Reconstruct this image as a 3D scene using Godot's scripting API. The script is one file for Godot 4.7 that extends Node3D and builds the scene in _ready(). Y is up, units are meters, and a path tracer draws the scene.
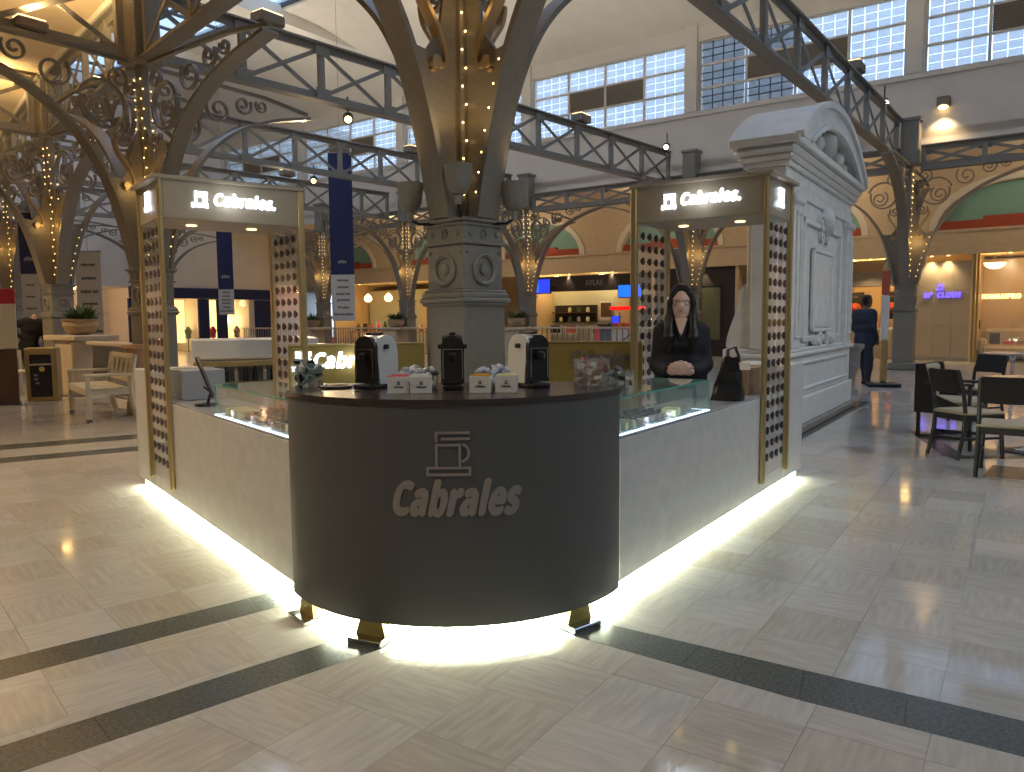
extends Node3D
# Shopping-gallery coffee kiosk. x right, y up, d = -z is depth in front of the photographer.

const R36 := 0.63006          # the nave runs 36.1 degrees off the view
const C0 := Vector2(-0.39, 6.6)
const EYE := 1.38
var NU := Vector2(sin(R36), cos(R36))
var NV := Vector2(-cos(R36), sin(R36))
var M := {}
var used := {}
var rng := RandomNumberGenerator.new()
var bold: Font
var pane_mesh := {}

# ---------------------------------------------------------------- mesh builder
class MB:
	var v := PackedVector3Array()
	var n := PackedVector3Array()
	var t := PackedVector2Array()
	var xf := Transform3D()
	func tri(a: Vector3, b: Vector3, c: Vector3, na: Vector3, nb: Vector3, nc: Vector3, ua := Vector2(), ub := Vector2(), uc := Vector2()) -> void:
		var g := (b - a).cross(c - a)
		if g.dot(na + nb + nc) > 0.0:
			var k := b; b = c; c = k
			k = nb; nb = nc; nc = k
			var w := ub; ub = uc; uc = w
		v.append(xf * a); v.append(xf * b); v.append(xf * c)
		n.append((xf.basis * na).normalized()); n.append((xf.basis * nb).normalized()); n.append((xf.basis * nc).normalized())
		t.append(ua); t.append(ub); t.append(uc)
	func quad(a: Vector3, b: Vector3, c: Vector3, d: Vector3, nn: Vector3, ua := Vector2(0, 0), ub := Vector2(1, 0), uc := Vector2(1, 1), ud := Vector2(0, 1)) -> void:
		tri(a, b, c, nn, nn, nn, ua, ub, uc)
		tri(a, c, d, nn, nn, nn, ua, uc, ud)
	func quads(a: Vector3, b: Vector3, c: Vector3, d: Vector3, na: Vector3, nb: Vector3, nc: Vector3, nd: Vector3) -> void:
		tri(a, b, c, na, nb, nc)
		tri(a, c, d, na, nc, nd)
	func box(c: Vector3, s: Vector3) -> MB:
		var h := s * 0.5
		for ax in 3:
			for sg in [-1.0, 1.0]:
				var nn := Vector3(); nn[ax] = sg
				var p := Vector3(); p[(ax + 1) % 3] = h[(ax + 1) % 3]
				var q := Vector3(); q[(ax + 2) % 3] = h[(ax + 2) % 3]
				var o := c + nn * h[ax]
				quad(o - p - q, o + p - q, o + p + q, o - p + q, nn)
		return self
	func cbox(c: Vector3, s: Vector3, e := 0.01) -> MB:   # chamfered box
		var h := s * 0.5
		e = minf(e, minf(h.x, minf(h.y, h.z)) * 0.95)
		var i := h - Vector3(e, e, e)
		for ax in 3:
			var b1 := (ax + 1) % 3
			var b2 := (ax + 2) % 3
			for sg in [-1.0, 1.0]:
				var nn := Vector3(); nn[ax] = sg
				var p := Vector3(); p[b1] = i[b1]
				var q := Vector3(); q[b2] = i[b2]
				var o := c + nn * h[ax]
				quad(o - p - q, o + p - q, o + p + q, o - p + q, nn)
				for s2 in [-1.0, 1.0]:
					var m := Vector3(); m[b1] = s2
					var a1 := c + nn * h[ax] + m * i[b1]
					var a2 := c + nn * i[ax] + m * h[b1]
					quad(a1 - q, a1 + q, a2 + q, a2 - q, (nn + m).normalized())
		for sx in [-1.0, 1.0]:
			for sy in [-1.0, 1.0]:
				for sz in [-1.0, 1.0]:
					var k := Vector3(sx, sy, sz)
					var nn := k.normalized()
					tri(c + k * Vector3(h.x, i.y, i.z), c + k * Vector3(i.x, h.y, i.z), c + k * Vector3(i.x, i.y, h.z), nn, nn, nn)
		return self
	func bar(a: Vector3, b: Vector3, w: float, h: float, up := Vector3.UP) -> MB:
		var d := (b - a).normalized()
		var side := d.cross(up)
		if side.length() < 0.01:
			side = d.cross(Vector3.RIGHT)
		side = side.normalized()
		var uu := side.cross(d).normalized()
		var keep := xf
		xf = keep * Transform3D(Basis(side, uu, -d), (a + b) * 0.5)
		box(Vector3(), Vector3(w, h, a.distance_to(b)))
		xf = keep
		return self
	func prism(poly: PackedVector2Array, z0: float, z1: float, smooth := false) -> MB:   # polygon in x,y pulled along z
		var idx := Geometry2D.triangulate_polygon(poly)
		for k in range(0, idx.size(), 3):
			for z in [z0, z1]:
				var nn := Vector3(0, 0, signf(z - (z0 + z1) * 0.5))
				tri(Vector3(poly[idx[k]].x, poly[idx[k]].y, z), Vector3(poly[idx[k + 1]].x, poly[idx[k + 1]].y, z), Vector3(poly[idx[k + 2]].x, poly[idx[k + 2]].y, z), nn, nn, nn)
		var cw := Geometry2D.is_polygon_clockwise(poly)
		var m := poly.size()
		for k in m:
			var a := poly[k]
			var b := poly[(k + 1) % m]
			var e := (b - a).normalized()
			var nn2 := Vector2(e.y, -e.x) * (-1.0 if cw else 1.0)
			var na := nn2
			var nb := nn2
			if smooth:
				var ep := (a - poly[(k + m - 1) % m]).normalized()
				var en := (poly[(k + 2) % m] - b).normalized()
				if ep.dot(e) > 0.6: na = (nn2 + Vector2(ep.y, -ep.x) * (-1.0 if cw else 1.0)).normalized()
				if en.dot(e) > 0.6: nb = (nn2 + Vector2(en.y, -en.x) * (-1.0 if cw else 1.0)).normalized()
			quads(Vector3(a.x, a.y, z0), Vector3(b.x, b.y, z0), Vector3(b.x, b.y, z1), Vector3(a.x, a.y, z1), Vector3(na.x, na.y, 0), Vector3(nb.x, nb.y, 0), Vector3(nb.x, nb.y, 0), Vector3(na.x, na.y, 0))
		return self
	func lathe(pr: PackedVector2Array, seg := 20, smooth := false, a0 := 0.0, a1 := TAU) -> MB:   # profile of (radius, y), bottom to top outside
		var m := pr.size()
		var nr: Array[Vector2] = []
		for k in m - 1:
			var e := (pr[k + 1] - pr[k]).normalized()
			nr.append(Vector2(e.y, -e.x))
		for k in m - 1:
			var n0 := nr[k]
			var n1 := nr[k]
			if smooth:
				if k > 0: n0 = (nr[k] + nr[k - 1]).normalized()
				if k < m - 2: n1 = (nr[k] + nr[k + 1]).normalized()
			for j in seg:
				var p := a0 + (a1 - a0) * j / seg
				var q := a0 + (a1 - a0) * (j + 1) / seg
				var cp := Vector3(cos(p), 0, sin(p))
				var cq := Vector3(cos(q), 0, sin(q))
				var y0 := Vector3(0, pr[k].y, 0)
				var y1 := Vector3(0, pr[k + 1].y, 0)
				var f := func(c: Vector3, w: Vector2) -> Vector3: return c * w.x + Vector3(0, w.y, 0)
				if pr[k].x > 1e-5: tri(cp * pr[k].x + y0, cq * pr[k].x + y0, cq * pr[k + 1].x + y1, f.call(cp, n0), f.call(cq, n0), f.call(cq, n1))
				if pr[k + 1].x > 1e-5: tri(cp * pr[k].x + y0, cq * pr[k + 1].x + y1, cp * pr[k + 1].x + y1, f.call(cp, n0), f.call(cq, n1), f.call(cp, n1))
		return self
	func cyl(a: Vector3, b: Vector3, r0: float, r1: float, seg := 12) -> MB:
		var d := (b - a).normalized()
		var side := d.cross(Vector3.FORWARD if absf(d.z) < 0.9 else Vector3.RIGHT).normalized()
		var keep := xf
		xf = keep * Transform3D(Basis(side, d, side.cross(d)), a)
		var l := a.distance_to(b)
		lathe(PackedVector2Array([Vector2(0, 0), Vector2(r0, 0), Vector2(r1, l), Vector2(0, l)]), seg)
		xf = keep
		return self
	func ball(c: Vector3, s: Vector3, seg := 10, rings := 6) -> MB:
		var keep := xf
		xf = keep * Transform3D(Basis().scaled(s), c)
		var pr := PackedVector2Array()
		for k in rings + 1:
			var a := -PI / 2 + PI * k / rings
			pr.append(Vector2(maxf(cos(a), 0.0), sin(a)))
		lathe(pr, seg, true)
		xf = keep
		return self
	func ribbon(p: PackedVector2Array, w: float, th: float, closed := false) -> MB:   # path in x,y; w across z, th in the plane
		var m := p.size()
		var o := PackedVector2Array()
		for k in m:
			var a := p[k - 1] if k > 0 else (p[m - 1] if closed else p[k])
			var b := p[k + 1] if k < m - 1 else (p[0] if closed else p[k])
			var e := (b - a).normalized()
			o.append(Vector2(-e.y, e.x))
		var z := w * 0.5
		var h := th * 0.5
		var last := m if closed else m - 1
		for k in last:
			var j := (k + 1) % m
			var a0 := p[k] - o[k] * h
			var a1 := p[k] + o[k] * h
			var b0 := p[j] - o[j] * h
			var b1 := p[j] + o[j] * h
			var q := func(r: Vector2, zz: float) -> Vector3: return Vector3(r.x, r.y, zz)
			var nk := Vector3(o[k].x, o[k].y, 0)
			var nj := Vector3(o[j].x, o[j].y, 0)
			quads(q.call(a1, -z), q.call(b1, -z), q.call(b1, z), q.call(a1, z), nk, nj, nj, nk)
			quads(q.call(a0, -z), q.call(b0, -z), q.call(b0, z), q.call(a0, z), -nk, -nj, -nj, -nk)
			quad(q.call(a0, z), q.call(b0, z), q.call(b1, z), q.call(a1, z), Vector3(0, 0, 1))
			quad(q.call(a0, -z), q.call(b0, -z), q.call(b1, -z), q.call(a1, -z), Vector3(0, 0, -1))
		if not closed:
			for k in [0, m - 1]:
				var e := Vector2(o[k].y, -o[k].x) * (-1.0 if k == 0 else 1.0)
				var a0 := p[k] - o[k] * h
				var a1 := p[k] + o[k] * h
				quad(Vector3(a0.x, a0.y, -z), Vector3(a1.x, a1.y, -z), Vector3(a1.x, a1.y, z), Vector3(a0.x, a0.y, z), Vector3(e.x, e.y, 0))
		return self
	func tube(p: PackedVector3Array, r: float, sides := 6, r1 := -1.0) -> MB:
		if r1 < 0.0: r1 = r
		var m := p.size()
		var side := Vector3()
		var prev: Array[Vector3] = []
		var prevn: Array[Vector3] = []
		for k in m:
			var d := (p[mini(k + 1, m - 1)] - p[maxi(k - 1, 0)]).normalized()
			if k == 0:
				side = d.cross(Vector3.UP if absf(d.y) < 0.9 else Vector3.RIGHT).normalized()
			else:
				side = (side - d * side.dot(d)).normalized()
			var up := side.cross(d)
			var ring: Array[Vector3] = []
			var rn: Array[Vector3] = []
			var rr := lerpf(r, r1, float(k) / (m - 1))
			for s in sides:
				var a := TAU * s / sides
				var w := side * cos(a) + up * sin(a)
				ring.append(p[k] + w * rr); rn.append(w)
			if k > 0:
				for s in sides:
					var s2 := (s + 1) % sides
					quads(prev[s], prev[s2], ring[s2], ring[s], prevn[s], prevn[s2], rn[s2], rn[s])
			if k == 0 or k == m - 1:
				for s in sides:
					var e := d * (-1.0 if k == 0 else 1.0)
					tri(p[k], ring[s], ring[(s + 1) % sides], e, e, e)
			prev = ring; prevn = rn
		return self
	func mesh() -> ArrayMesh:
		var a := []
		a.resize(Mesh.ARRAY_MAX)
		a[Mesh.ARRAY_VERTEX] = v; a[Mesh.ARRAY_NORMAL] = n; a[Mesh.ARRAY_TEX_UV] = t
		var m := ArrayMesh.new()
		m.add_surface_from_arrays(Mesh.PRIMITIVE_TRIANGLES, a)
		return m

# ---------------------------------------------------------------- scene helpers
func P(x: float, y: float, d: float) -> Vector3:
	return Vector3(x, y, -d)

func N2(u: float, v: float) -> Vector2:
	return C0 + NU * u + NV * v

func NP(u: float, y: float, v: float) -> Vector3:
	var q := N2(u, v)
	return Vector3(q.x, y, -q.y)

func NT(u := 0.0, y := 0.0, v := 0.0) -> Transform3D:   # local x = along u, local z = minus v
	return Transform3D(Basis(Vector3.UP, PI / 2 - R36), NP(u, y, v))

func numbered(called: String) -> String:
	used[called] = used.get(called, -1) + 1
	return called if used[called] == 0 else "%s_%03d" % [called, used[called]]

func thing(called: String, label: String, category: String, at := Transform3D(), group := "") -> Node3D:
	var o := Node3D.new()
	o.name = numbered(called)
	add_child(o)
	o.transform = at
	tag(o, label, category, group)
	return o

func tag(o: Node3D, label: String, category: String, group := "") -> void:
	o.set_meta("label", label)
	o.set_meta("category", category)
	if group != "": o.set_meta("group", group)

func part(called: String, mb: MB, mat: Material, parent: Node3D) -> MeshInstance3D:
	return inst(called, mb.mesh(), mat, parent)

func inst(called: String, mesh: Mesh, mat: Material, parent: Node3D, at := Transform3D()) -> MeshInstance3D:
	var o := MeshInstance3D.new()
	o.name = called
	o.mesh = mesh
	o.material_override = mat
	o.transform = at
	parent.add_child(o, true)
	return o

func single(called: String, mb: MB, mat: Material, label: String, category: String, at := Transform3D(), group := "") -> MeshInstance3D:
	var o := MeshInstance3D.new()
	o.name = numbered(called)
	o.mesh = mb.mesh()
	o.material_override = mat
	o.transform = at
	add_child(o)
	tag(o, label, category, group)
	return o

func struct(called: String, mb: MB, mat: Material, label := "", category := "", at := Transform3D()) -> MeshInstance3D:
	var o := single(called, mb, mat, label, category, at)
	o.set_meta("kind", "structure")
	if label == "": o.remove_meta("label")
	if category == "": o.remove_meta("category")
	return o

func copy(o: Node3D, at: Transform3D, label: String, called := "") -> Node3D:
	var c: Node3D = o.duplicate()
	c.name = numbered(called if called != "" else String(o.get_meta("base_name")))
	add_child(c)
	c.transform = at
	c.set_meta("label", label)
	return c

func omni(at: Vector3, color: Color, energy: float, size := 0.1, parent: Node3D = self) -> OmniLight3D:
	var l := OmniLight3D.new()
	l.name = "lamp_light"
	l.position = at
	l.light_color = color
	l.light_energy = energy * LAMP_E
	l.light_size = size
	l.omni_range = 60.0
	l.omni_attenuation = 2.0
	l.shadow_enabled = true
	parent.add_child(l, true)
	return l

func spot(at: Vector3, to: Vector3, color: Color, energy: float, angle: float, size := 0.06) -> SpotLight3D:
	var l := SpotLight3D.new()
	l.name = "spot_light"
	l.light_color = color
	l.light_energy = energy * LAMP_E
	l.light_size = size
	l.spot_angle = angle
	l.spot_angle_attenuation = 0.8
	l.spot_range = 60.0
	l.spot_attenuation = 2.0
	l.shadow_enabled = true
	add_child(l, true)
	l.look_at_from_position(at, to, Vector3.UP if absf((to - at).normalized().y) < 0.99 else Vector3.RIGHT)
	return l

func area(at: Transform3D, size: Vector2, color: Color, energy: float) -> void:   # shines along local -z
	var l := AreaLight3D.new()
	l.name = "panel_light"
	l.area_size = size
	l.light_color = color
	l.light_energy = energy * LAMP_E
	l.area_normalize_energy = true
	l.shadow_enabled = true
	l.transform = at
	add_child(l, true)

func noise_tex(freq: float, lo: Color, hi: Color, sd: int, size := 512, octaves := 4, mid := 0.5, kind := FastNoiseLite.TYPE_SIMPLEX_SMOOTH) -> NoiseTexture2D:
	var f := FastNoiseLite.new()
	f.seed = sd
	f.frequency = freq
	f.noise_type = kind
	f.fractal_octaves = octaves
	var g := Gradient.new()
	g.set_color(0, lo)
	g.set_color(1, hi)
	g.add_point(mid, lo.lerp(hi, 0.5))
	var t := NoiseTexture2D.new()
	t.noise = f
	t.width = size
	t.height = size
	t.seamless = true
	t.color_ramp = g
	return t

func mat(called: String, c: Color, rough := 0.6, metal := 0.0, spec := 0.5) -> StandardMaterial3D:
	var m := StandardMaterial3D.new()
	m.resource_name = called
	m.albedo_color = c
	m.roughness = rough
	m.metallic = metal
	m.metallic_specular = spec
	M[called] = m
	return m

func nmat(called: String, lo: Color, hi: Color, freq: float, scale: Vector3, rough := 0.6, sd := 1, world := true, metal := 0.0) -> StandardMaterial3D:
	var m := mat(called, Color.WHITE, rough, metal)
	m.albedo_texture = noise_tex(freq, lo, hi, sd)
	m.uv1_triplanar = true
	m.uv1_world_triplanar = world
	m.uv1_scale = scale
	return m

func glow(called: String, c: Color, e: float) -> StandardMaterial3D:
	var m := mat(called, c, 0.6)
	m.emission_enabled = true
	m.emission = c
	m.emission_energy_multiplier = e
	return m

func glass(called: String, c: Color, a: float, rough := 0.02) -> StandardMaterial3D:
	var m := mat(called, Color(c.r, c.g, c.b, a), rough)
	m.transparency = BaseMaterial3D.TRANSPARENCY_ALPHA
	return m

func c8(r: int, g: int, b: int) -> Color:
	return Color(r / 255.0, g / 255.0, b / 255.0)

func text_mesh(s: String, cap: float, depth: float, shear := 0.0, bend := 0.0, width := 0.0, heavy := 1.0) -> ArrayMesh:   # centred at x = 0, baseline y = 0, facing +z
	var t := TextMesh.new()
	t.font = bold
	t.text = s
	t.font_size = 64
	t.pixel_size = cap / 46.0
	t.depth = depth
	t.curve_step = 1.0
	t.horizontal_alignment = HORIZONTAL_ALIGNMENT_CENTER
	t.vertical_alignment = VERTICAL_ALIGNMENT_BOTTOM
	var a := t.surface_get_arrays(0)
	var v: PackedVector3Array = a[Mesh.ARRAY_VERTEX]
	var n: PackedVector3Array = a[Mesh.ARRAY_NORMAL]
	var low := 1e9
	var left := 1e9
	var wide := -1e9
	for p in v:
		low = minf(low, p.y); left = minf(left, p.x); wide = maxf(wide, p.x)
	# heavier strokes: the same outline three times, a hair apart
	var idx: PackedInt32Array = a[Mesh.ARRAY_INDEX] if a[Mesh.ARRAY_INDEX] != null else PackedInt32Array()
	var v0 := v.duplicate()
	var n0 := n.duplicate()
	var uv: PackedVector2Array = a[Mesh.ARRAY_TEX_UV]
	var uv0 := uv.duplicate()
	var i0 := idx.duplicate()
	var thick := PackedVector3Array()
	for c in v.size(): thick.append(Vector3())
	for off in [Vector3(-0.035, 0, 0), Vector3(0.035, 0, 0), Vector3(0, 0.03, 0), Vector3(0, -0.03, 0)]:
		for q in i0: idx.append(q + v.size())
		v.append_array(v0); n.append_array(n0); uv.append_array(uv0)
		for c in v0.size(): thick.append(off * cap * heavy)
	if idx.size(): a[Mesh.ARRAY_INDEX] = idx
	a[Mesh.ARRAY_TEX_UV] = uv
	var spread := width / (wide - left) if width > 0.0 else 1.0
	for k in v.size():
		var p := v[k]
		p.y -= low
		p += thick[k]
		p.x = p.x * spread + p.y * shear
		if bend > 0.0:      # wrapped round an upright cylinder of that radius, its axis at z = -bend
			var an := p.x / bend
			var rr := bend + p.z
			n[k] = n[k].rotated(Vector3.UP, an)
			p = Vector3(sin(an) * rr, p.y, cos(an) * rr - bend)
		v[k] = p
	a[Mesh.ARRAY_VERTEX] = v
	a[Mesh.ARRAY_NORMAL] = n
	a[Mesh.ARRAY_TANGENT] = null
	var m := ArrayMesh.new()
	m.add_surface_from_arrays(Mesh.PRIMITIVE_TRIANGLES, a)
	return m

func arc_pts(c: Vector2, r: float, a0: float, a1: float, k: int) -> PackedVector2Array:
	var o := PackedVector2Array()
	for j in k + 1:
		var a := a0 + (a1 - a0) * j / k
		o.append(c + Vector2(cos(a), sin(a)) * r)
	return o

func spiral(c: Vector2, r0: float, r1: float, a0: float, turns: float, k := 26) -> PackedVector2Array:
	var o := PackedVector2Array()
	for j in k + 1:
		var f := float(j) / k
		o.append(c + Vector2(cos(a0 + TAU * turns * f), sin(a0 + TAU * turns * f)) * lerpf(r0, r1, f))
	return o

func smooth_path(p: PackedVector2Array, per := 5) -> PackedVector2Array:   # Catmull-Rom
	var o := PackedVector2Array()
	for k in p.size() - 1:
		var a := p[maxi(k - 1, 0)]
		var d := p[mini(k + 2, p.size() - 1)]
		for j in per:
			o.append(p[k].cubic_interpolate(p[k + 1], a, d, float(j) / per))
	o.append(p[p.size() - 1])
	return o

func cup_icon(h: float, th: float, depth: float, bend := 0.0) -> MB:   # saucer, cup, handle and two steam strokes; h tall, centred on x, base y = 0
	var k := h / 44.0
	var m := MB.new()
	var q := func(pts: Array, closed: bool) -> void:
		var fine := PackedVector2Array()
		var cnt := pts.size()
		for j in (cnt if closed else cnt - 1):
			var a: Vector2 = pts[j] * k
			var b: Vector2 = pts[(j + 1) % cnt] * k
			var e := (b - a).normalized() * th * 0.5
			var mm := MB.new()
			m.ribbon(PackedVector2Array([a - e, a.lerp(b, 0.33), a.lerp(b, 0.66), b + e]), depth, th)
	q.call([Vector2(-21, 1.2), Vector2(21, 1.2), Vector2(21, 8), Vector2(-21, 8)], true)
	q.call([Vector2(-12, 8), Vector2(-12, 31), Vector2(11, 31), Vector2(11, 8)], false)
	var hd := PackedVector2Array()
	for p in arc_pts(Vector2(11, 23), 9, -1.5, 1.25, 10): hd.append(p * k)
	m.ribbon(hd, depth, th)
	q.call([Vector2(-12, 35), Vector2(-12, 43), Vector2(20, 43)], false)
	q.call([Vector2(-6, 37), Vector2(20, 37)], false)
	if bend > 0.0:
		for j in m.v.size():
			var p := m.v[j]
			m.v[j] = Vector3(sin(p.x / bend) * (bend + p.z), p.y, cos(p.x / bend) * (bend + p.z) - bend)
			m.n[j] = m.n[j].rotated(Vector3.UP, p.x / bend)
	return m

# ---------------------------------------------------------------- the scene
func _ready() -> void:
	rng.seed = 7
	setup_view()
	make_materials()
	build_floor()
	build_hall()
	build_columns_and_trusses()
	build_windows()
	build_shops()
	build_left_end()
	build_monument()
	build_kiosk()
	build_counter_goods()
	build_furniture()
	build_people()
	build_lamps()

func setup_view() -> void:
	var cam := Camera3D.new()
	cam.name = "camera"
	cam.fov = rad_to_deg(2.0 * atan(386.0 / 770.0))
	cam.near = 0.05
	cam.far = 300.0
	add_child(cam)
	cam.position = Vector3(0, EYE, 0)
	cam.rotation.x = -atan(66.0 / 770.0)
	cam.rotate_object_local(Vector3(0, 0, 1), -deg_to_rad(0.5))
	cam.current = true
	var env := Environment.new()
	env.background_mode = Environment.BG_SKY
	var sm := ProceduralSkyMaterial.new()      # pale overcast evening sky
	sm.sky_top_color = Color(0.62, 0.74, 0.90)
	sm.sky_horizon_color = Color(0.74, 0.82, 0.92)
	sm.ground_bottom_color = Color(0.30, 0.32, 0.34)
	sm.ground_horizon_color = Color(0.55, 0.60, 0.66)
	var sky := Sky.new()
	sky.sky_material = sm
	env.sky = sky
	env.background_energy_multiplier = SKY_E
	env.tonemap_mode = Environment.TONE_MAPPER_LINEAR
	env.tonemap_exposure = EXPOSURE
	env.sdfgi_enabled = true
	env.ssao_enabled = true
	env.ssil_enabled = true
	var we := WorldEnvironment.new()
	we.name = "environment"
	we.environment = env
	add_child(we)

const SKY_E := 4.2
const LAMP_E := 0.35
const FLOOD_E := 46.0
const EXPOSURE := 0.9

func make_materials() -> void:
	var sf := SystemFont.new()
	sf.font_names = PackedStringArray(["Droid Sans"])
	sf.font_weight = 800
	var fv := FontVariation.new()
	fv.base_font = sf
	fv.variation_embolden = 0.0
	bold = fv
	# travertine: streaks along one way of each tile
	for k in 4:
		var tint: Array = [[c8(170, 164, 156), c8(190, 185, 178)], [c8(173, 168, 161), c8(193, 189, 183)], [c8(165, 158, 149), c8(186, 180, 171)], [c8(176, 171, 165), c8(195, 191, 186)]][k]
		var m := mat("travertine_%d" % k, Color.WHITE, 0.2)
		m.albedo_texture = noise_tex(0.012, tint[0], tint[1], 11 + k, 512, 5)
		m.uv1_scale = Vector3(0.55, 4.5, 1)
		m.roughness_texture = noise_tex(0.01, Color(0.04, 0.04, 0.04), Color(0.13, 0.13, 0.13), 31, 256, 4)
		m.roughness = 1.0
	var fm := nmat("travertine_far", c8(170, 164, 156), c8(190, 185, 178), 0.01, Vector3(0.35, 0.35, 0.35), 0.2, 15)
	fm.roughness = 0.2
	mat("grout", c8(158, 151, 142), 0.7)
	var gr := nmat("dark_granite", c8(56, 60, 59), c8(96, 100, 97), 0.06, Vector3(1.6, 1.6, 1.6), 0.22, 21)
	gr.metallic_specular = 0.45
	nmat("plaster", c8(210, 204, 193), c8(222, 216, 206), 0.01, Vector3(0.2, 0.2, 0.2), 0.85, 3)
	nmat("plaster_warm", c8(214, 194, 162), c8(226, 207, 176), 0.01, Vector3(0.2, 0.2, 0.2), 0.85, 4)
	nmat("stone_fascia", c8(190, 172, 146), c8(206, 189, 163), 0.02, Vector3(0.5, 0.5, 0.5), 0.8, 5)
	nmat("marble_white", c8(206, 205, 199), c8(233, 232, 227), 0.012, Vector3(0.7, 0.7, 0.7), 0.5, 6)
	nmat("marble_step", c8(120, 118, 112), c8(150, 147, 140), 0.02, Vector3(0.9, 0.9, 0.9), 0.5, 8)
	nmat("iron_grey", c8(126, 122, 112), c8(142, 138, 128), 0.03, Vector3(1, 1, 1), 0.5, 7)
	nmat("iron_cream", c8(120, 113, 101), c8(138, 131, 118), 0.03, Vector3(1, 1, 1), 0.42, 9)
	nmat("steel_truss", c8(124, 120, 112), c8(142, 138, 130), 0.03, Vector3(1, 1, 1), 0.5, 10)
	mat("gilt_iron", c8(170, 146, 108), 0.32, 0.35)
	mat("brass", c8(176, 156, 110), 0.36, 0.7)
	mat("champagne", c8(162, 150, 131), 0.45, 0.3)
	nmat("gold_panel", c8(142, 124, 66), c8(156, 138, 78), 0.02, Vector3(1, 6, 1), 0.4, 12, true, 0.45)
	nmat("counter_black", c8(80, 80, 79), c8(88, 88, 86), 0.05, Vector3(1, 8, 1), 0.42, 13)
	mat("counter_top_dark", c8(62, 54, 50), 0.2)
	nmat("counter_white", c8(184, 182, 179), c8(202, 201, 199), 0.012, Vector3(1.2, 1.2, 1.2), 0.4, 14)
	mat("counter_top_grey", c8(150, 152, 158), 0.25)
	mat("logo_silver", c8(150, 142, 136), 0.45, 0.3)
	glow("led_white", Color(0.97, 1.0, 0.88), 34.0)
	glow("led_case", Color(0.82, 0.92, 1.0), 3.2)
	glow("sign_white", Color(0.93, 0.96, 1.0), 2.8)
	glow("bulb_warm", Color(1.0, 0.82, 0.52), 8.0)
	glow("lamp_white", Color(1.0, 0.95, 0.85), 14.0)
	glow("lamp_warm", Color(1.0, 0.82, 0.54), 7.0)
	glow("screen_blue", Color(0.16, 0.24, 0.95), 1.3)
	glow("screen_cyan", Color(0.10, 0.42, 1.0), 1.6)
	glow("sign_purple", Color(0.46, 0.38, 1.0), 1.7)
	glow("sign_cream", Color(1.0, 0.90, 0.62), 2.6)
	glow("sign_red", Color(1.0, 0.06, 0.05), 1.4)
	glow("shop_panel_light", Color(1.0, 0.84, 0.55), 2.2)
	glass("clear_glass", Color(0.85, 0.95, 0.92), 0.10)
	glass("acrylic", Color(0.92, 0.92, 0.9), 0.12)
	glass("case_glass", Color(0.75, 0.9, 0.86), 0.10)
	mat("glass_edge", c8(70, 150, 132), 0.15).metallic_specular = 0.6
	glass("shop_glass", Color(0.9, 0.9, 0.88), 0.10)
	glass("pane_blue", Color(0.72, 0.79, 0.86), 0.50)
	glass("pane_dim", Color(0.45, 0.48, 0.50), 0.72)
	glass("roof_pane", Color(0.70, 0.82, 0.95), 0.25)
	mat("bar_dark", c8(60, 62, 64), 0.6)
	mat("louvre", c8(128, 118, 104), 0.7)
	mat("black_plastic", c8(24, 24, 27), 0.3)
	mat("dark_smoke", c8(40, 38, 38), 0.15)
	mat("white_plastic", c8(214, 213, 208), 0.3)
	mat("chrome", c8(200, 200, 200), 0.12, 1.0)
	mat("white_card", c8(216, 214, 206), 0.7)
	mat("print_dark", c8(52, 46, 44), 0.7)
	mat("black_wood", c8(30, 28, 28), 0.35)
	mat("cream_wood", c8(214, 204, 176), 0.5)
	mat("beige_leather", c8(178, 164, 138), 0.5)
	mat("woven_seat", c8(166, 150, 122), 0.7)
	mat("table_top", c8(176, 172, 166), 0.15)
	mat("navy_cloth", c8(30, 32, 58), 0.85)
	mat("banner_white", c8(196, 194, 190), 0.85)
	mat("banner_navy", c8(36, 44, 84), 0.85)
	mat("teal_paint", c8(128, 172, 164), 0.85)
	mat("red_brick", c8(160, 74, 54), 0.8)
	mat("dark_shop", c8(40, 34, 34), 0.5)
	mat("shop_wall_beige", c8(166, 152, 130), 0.5)
	mat("shop_wall_cream", c8(214, 190, 150), 0.7)
	mat("shop_wall_pale", c8(196, 198, 176), 0.7)
	mat("shop_wall_grey", c8(140, 138, 134), 0.6)
	mat("wood_dark", c8(84, 60, 42), 0.5)
	mat("wood_light", c8(184, 146, 100), 0.5)
	mat("leaf", c8(66, 92, 48), 0.5)
	mat("terracotta", c8(168, 146, 116), 0.8)
	mat("paper_bag", c8(150, 124, 100), 0.8)
	mat("sugar_pink", c8(220, 92, 104), 0.7)
	mat("sugar_yellow", c8(216, 160, 52), 0.7)
	mat("pale_yellow", c8(226, 226, 176), 0.6)
	mat("capsule_dark", c8(34, 24, 24), 0.25, 0.3)
	mat("capsule_purple", c8(44, 30, 52), 0.25, 0.3)
	mat("capsule_brown", c8(62, 36, 26), 0.25, 0.3)
	mat("capsule_gold", c8(150, 118, 62), 0.25, 0.5)
	mat("capsule_rose", c8(128, 78, 72), 0.3, 0.3)
	mat("capsule_white", c8(206, 196, 190), 0.3)
	mat("skin", c8(216, 182, 164), 0.55)
	mat("skin_dark", c8(120, 84, 66), 0.55)
	mat("hair", c8(22, 18, 18), 0.4)
	mat("blouse", c8(24, 25, 34), 0.75)
	mat("suit_blue", c8(34, 44, 66), 0.8)
	mat("suit_black", c8(24, 22, 24), 0.85)
	mat("lips", c8(158, 76, 74), 0.5)
	mat("eye_white", c8(220, 216, 210), 0.3)
	mat("eye_dark", c8(32, 22, 18), 0.2)
	mat("poster_dark", c8(28, 30, 34), 0.4)
	mat("poster_food", c8(206, 92, 52), 0.6)
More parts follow.
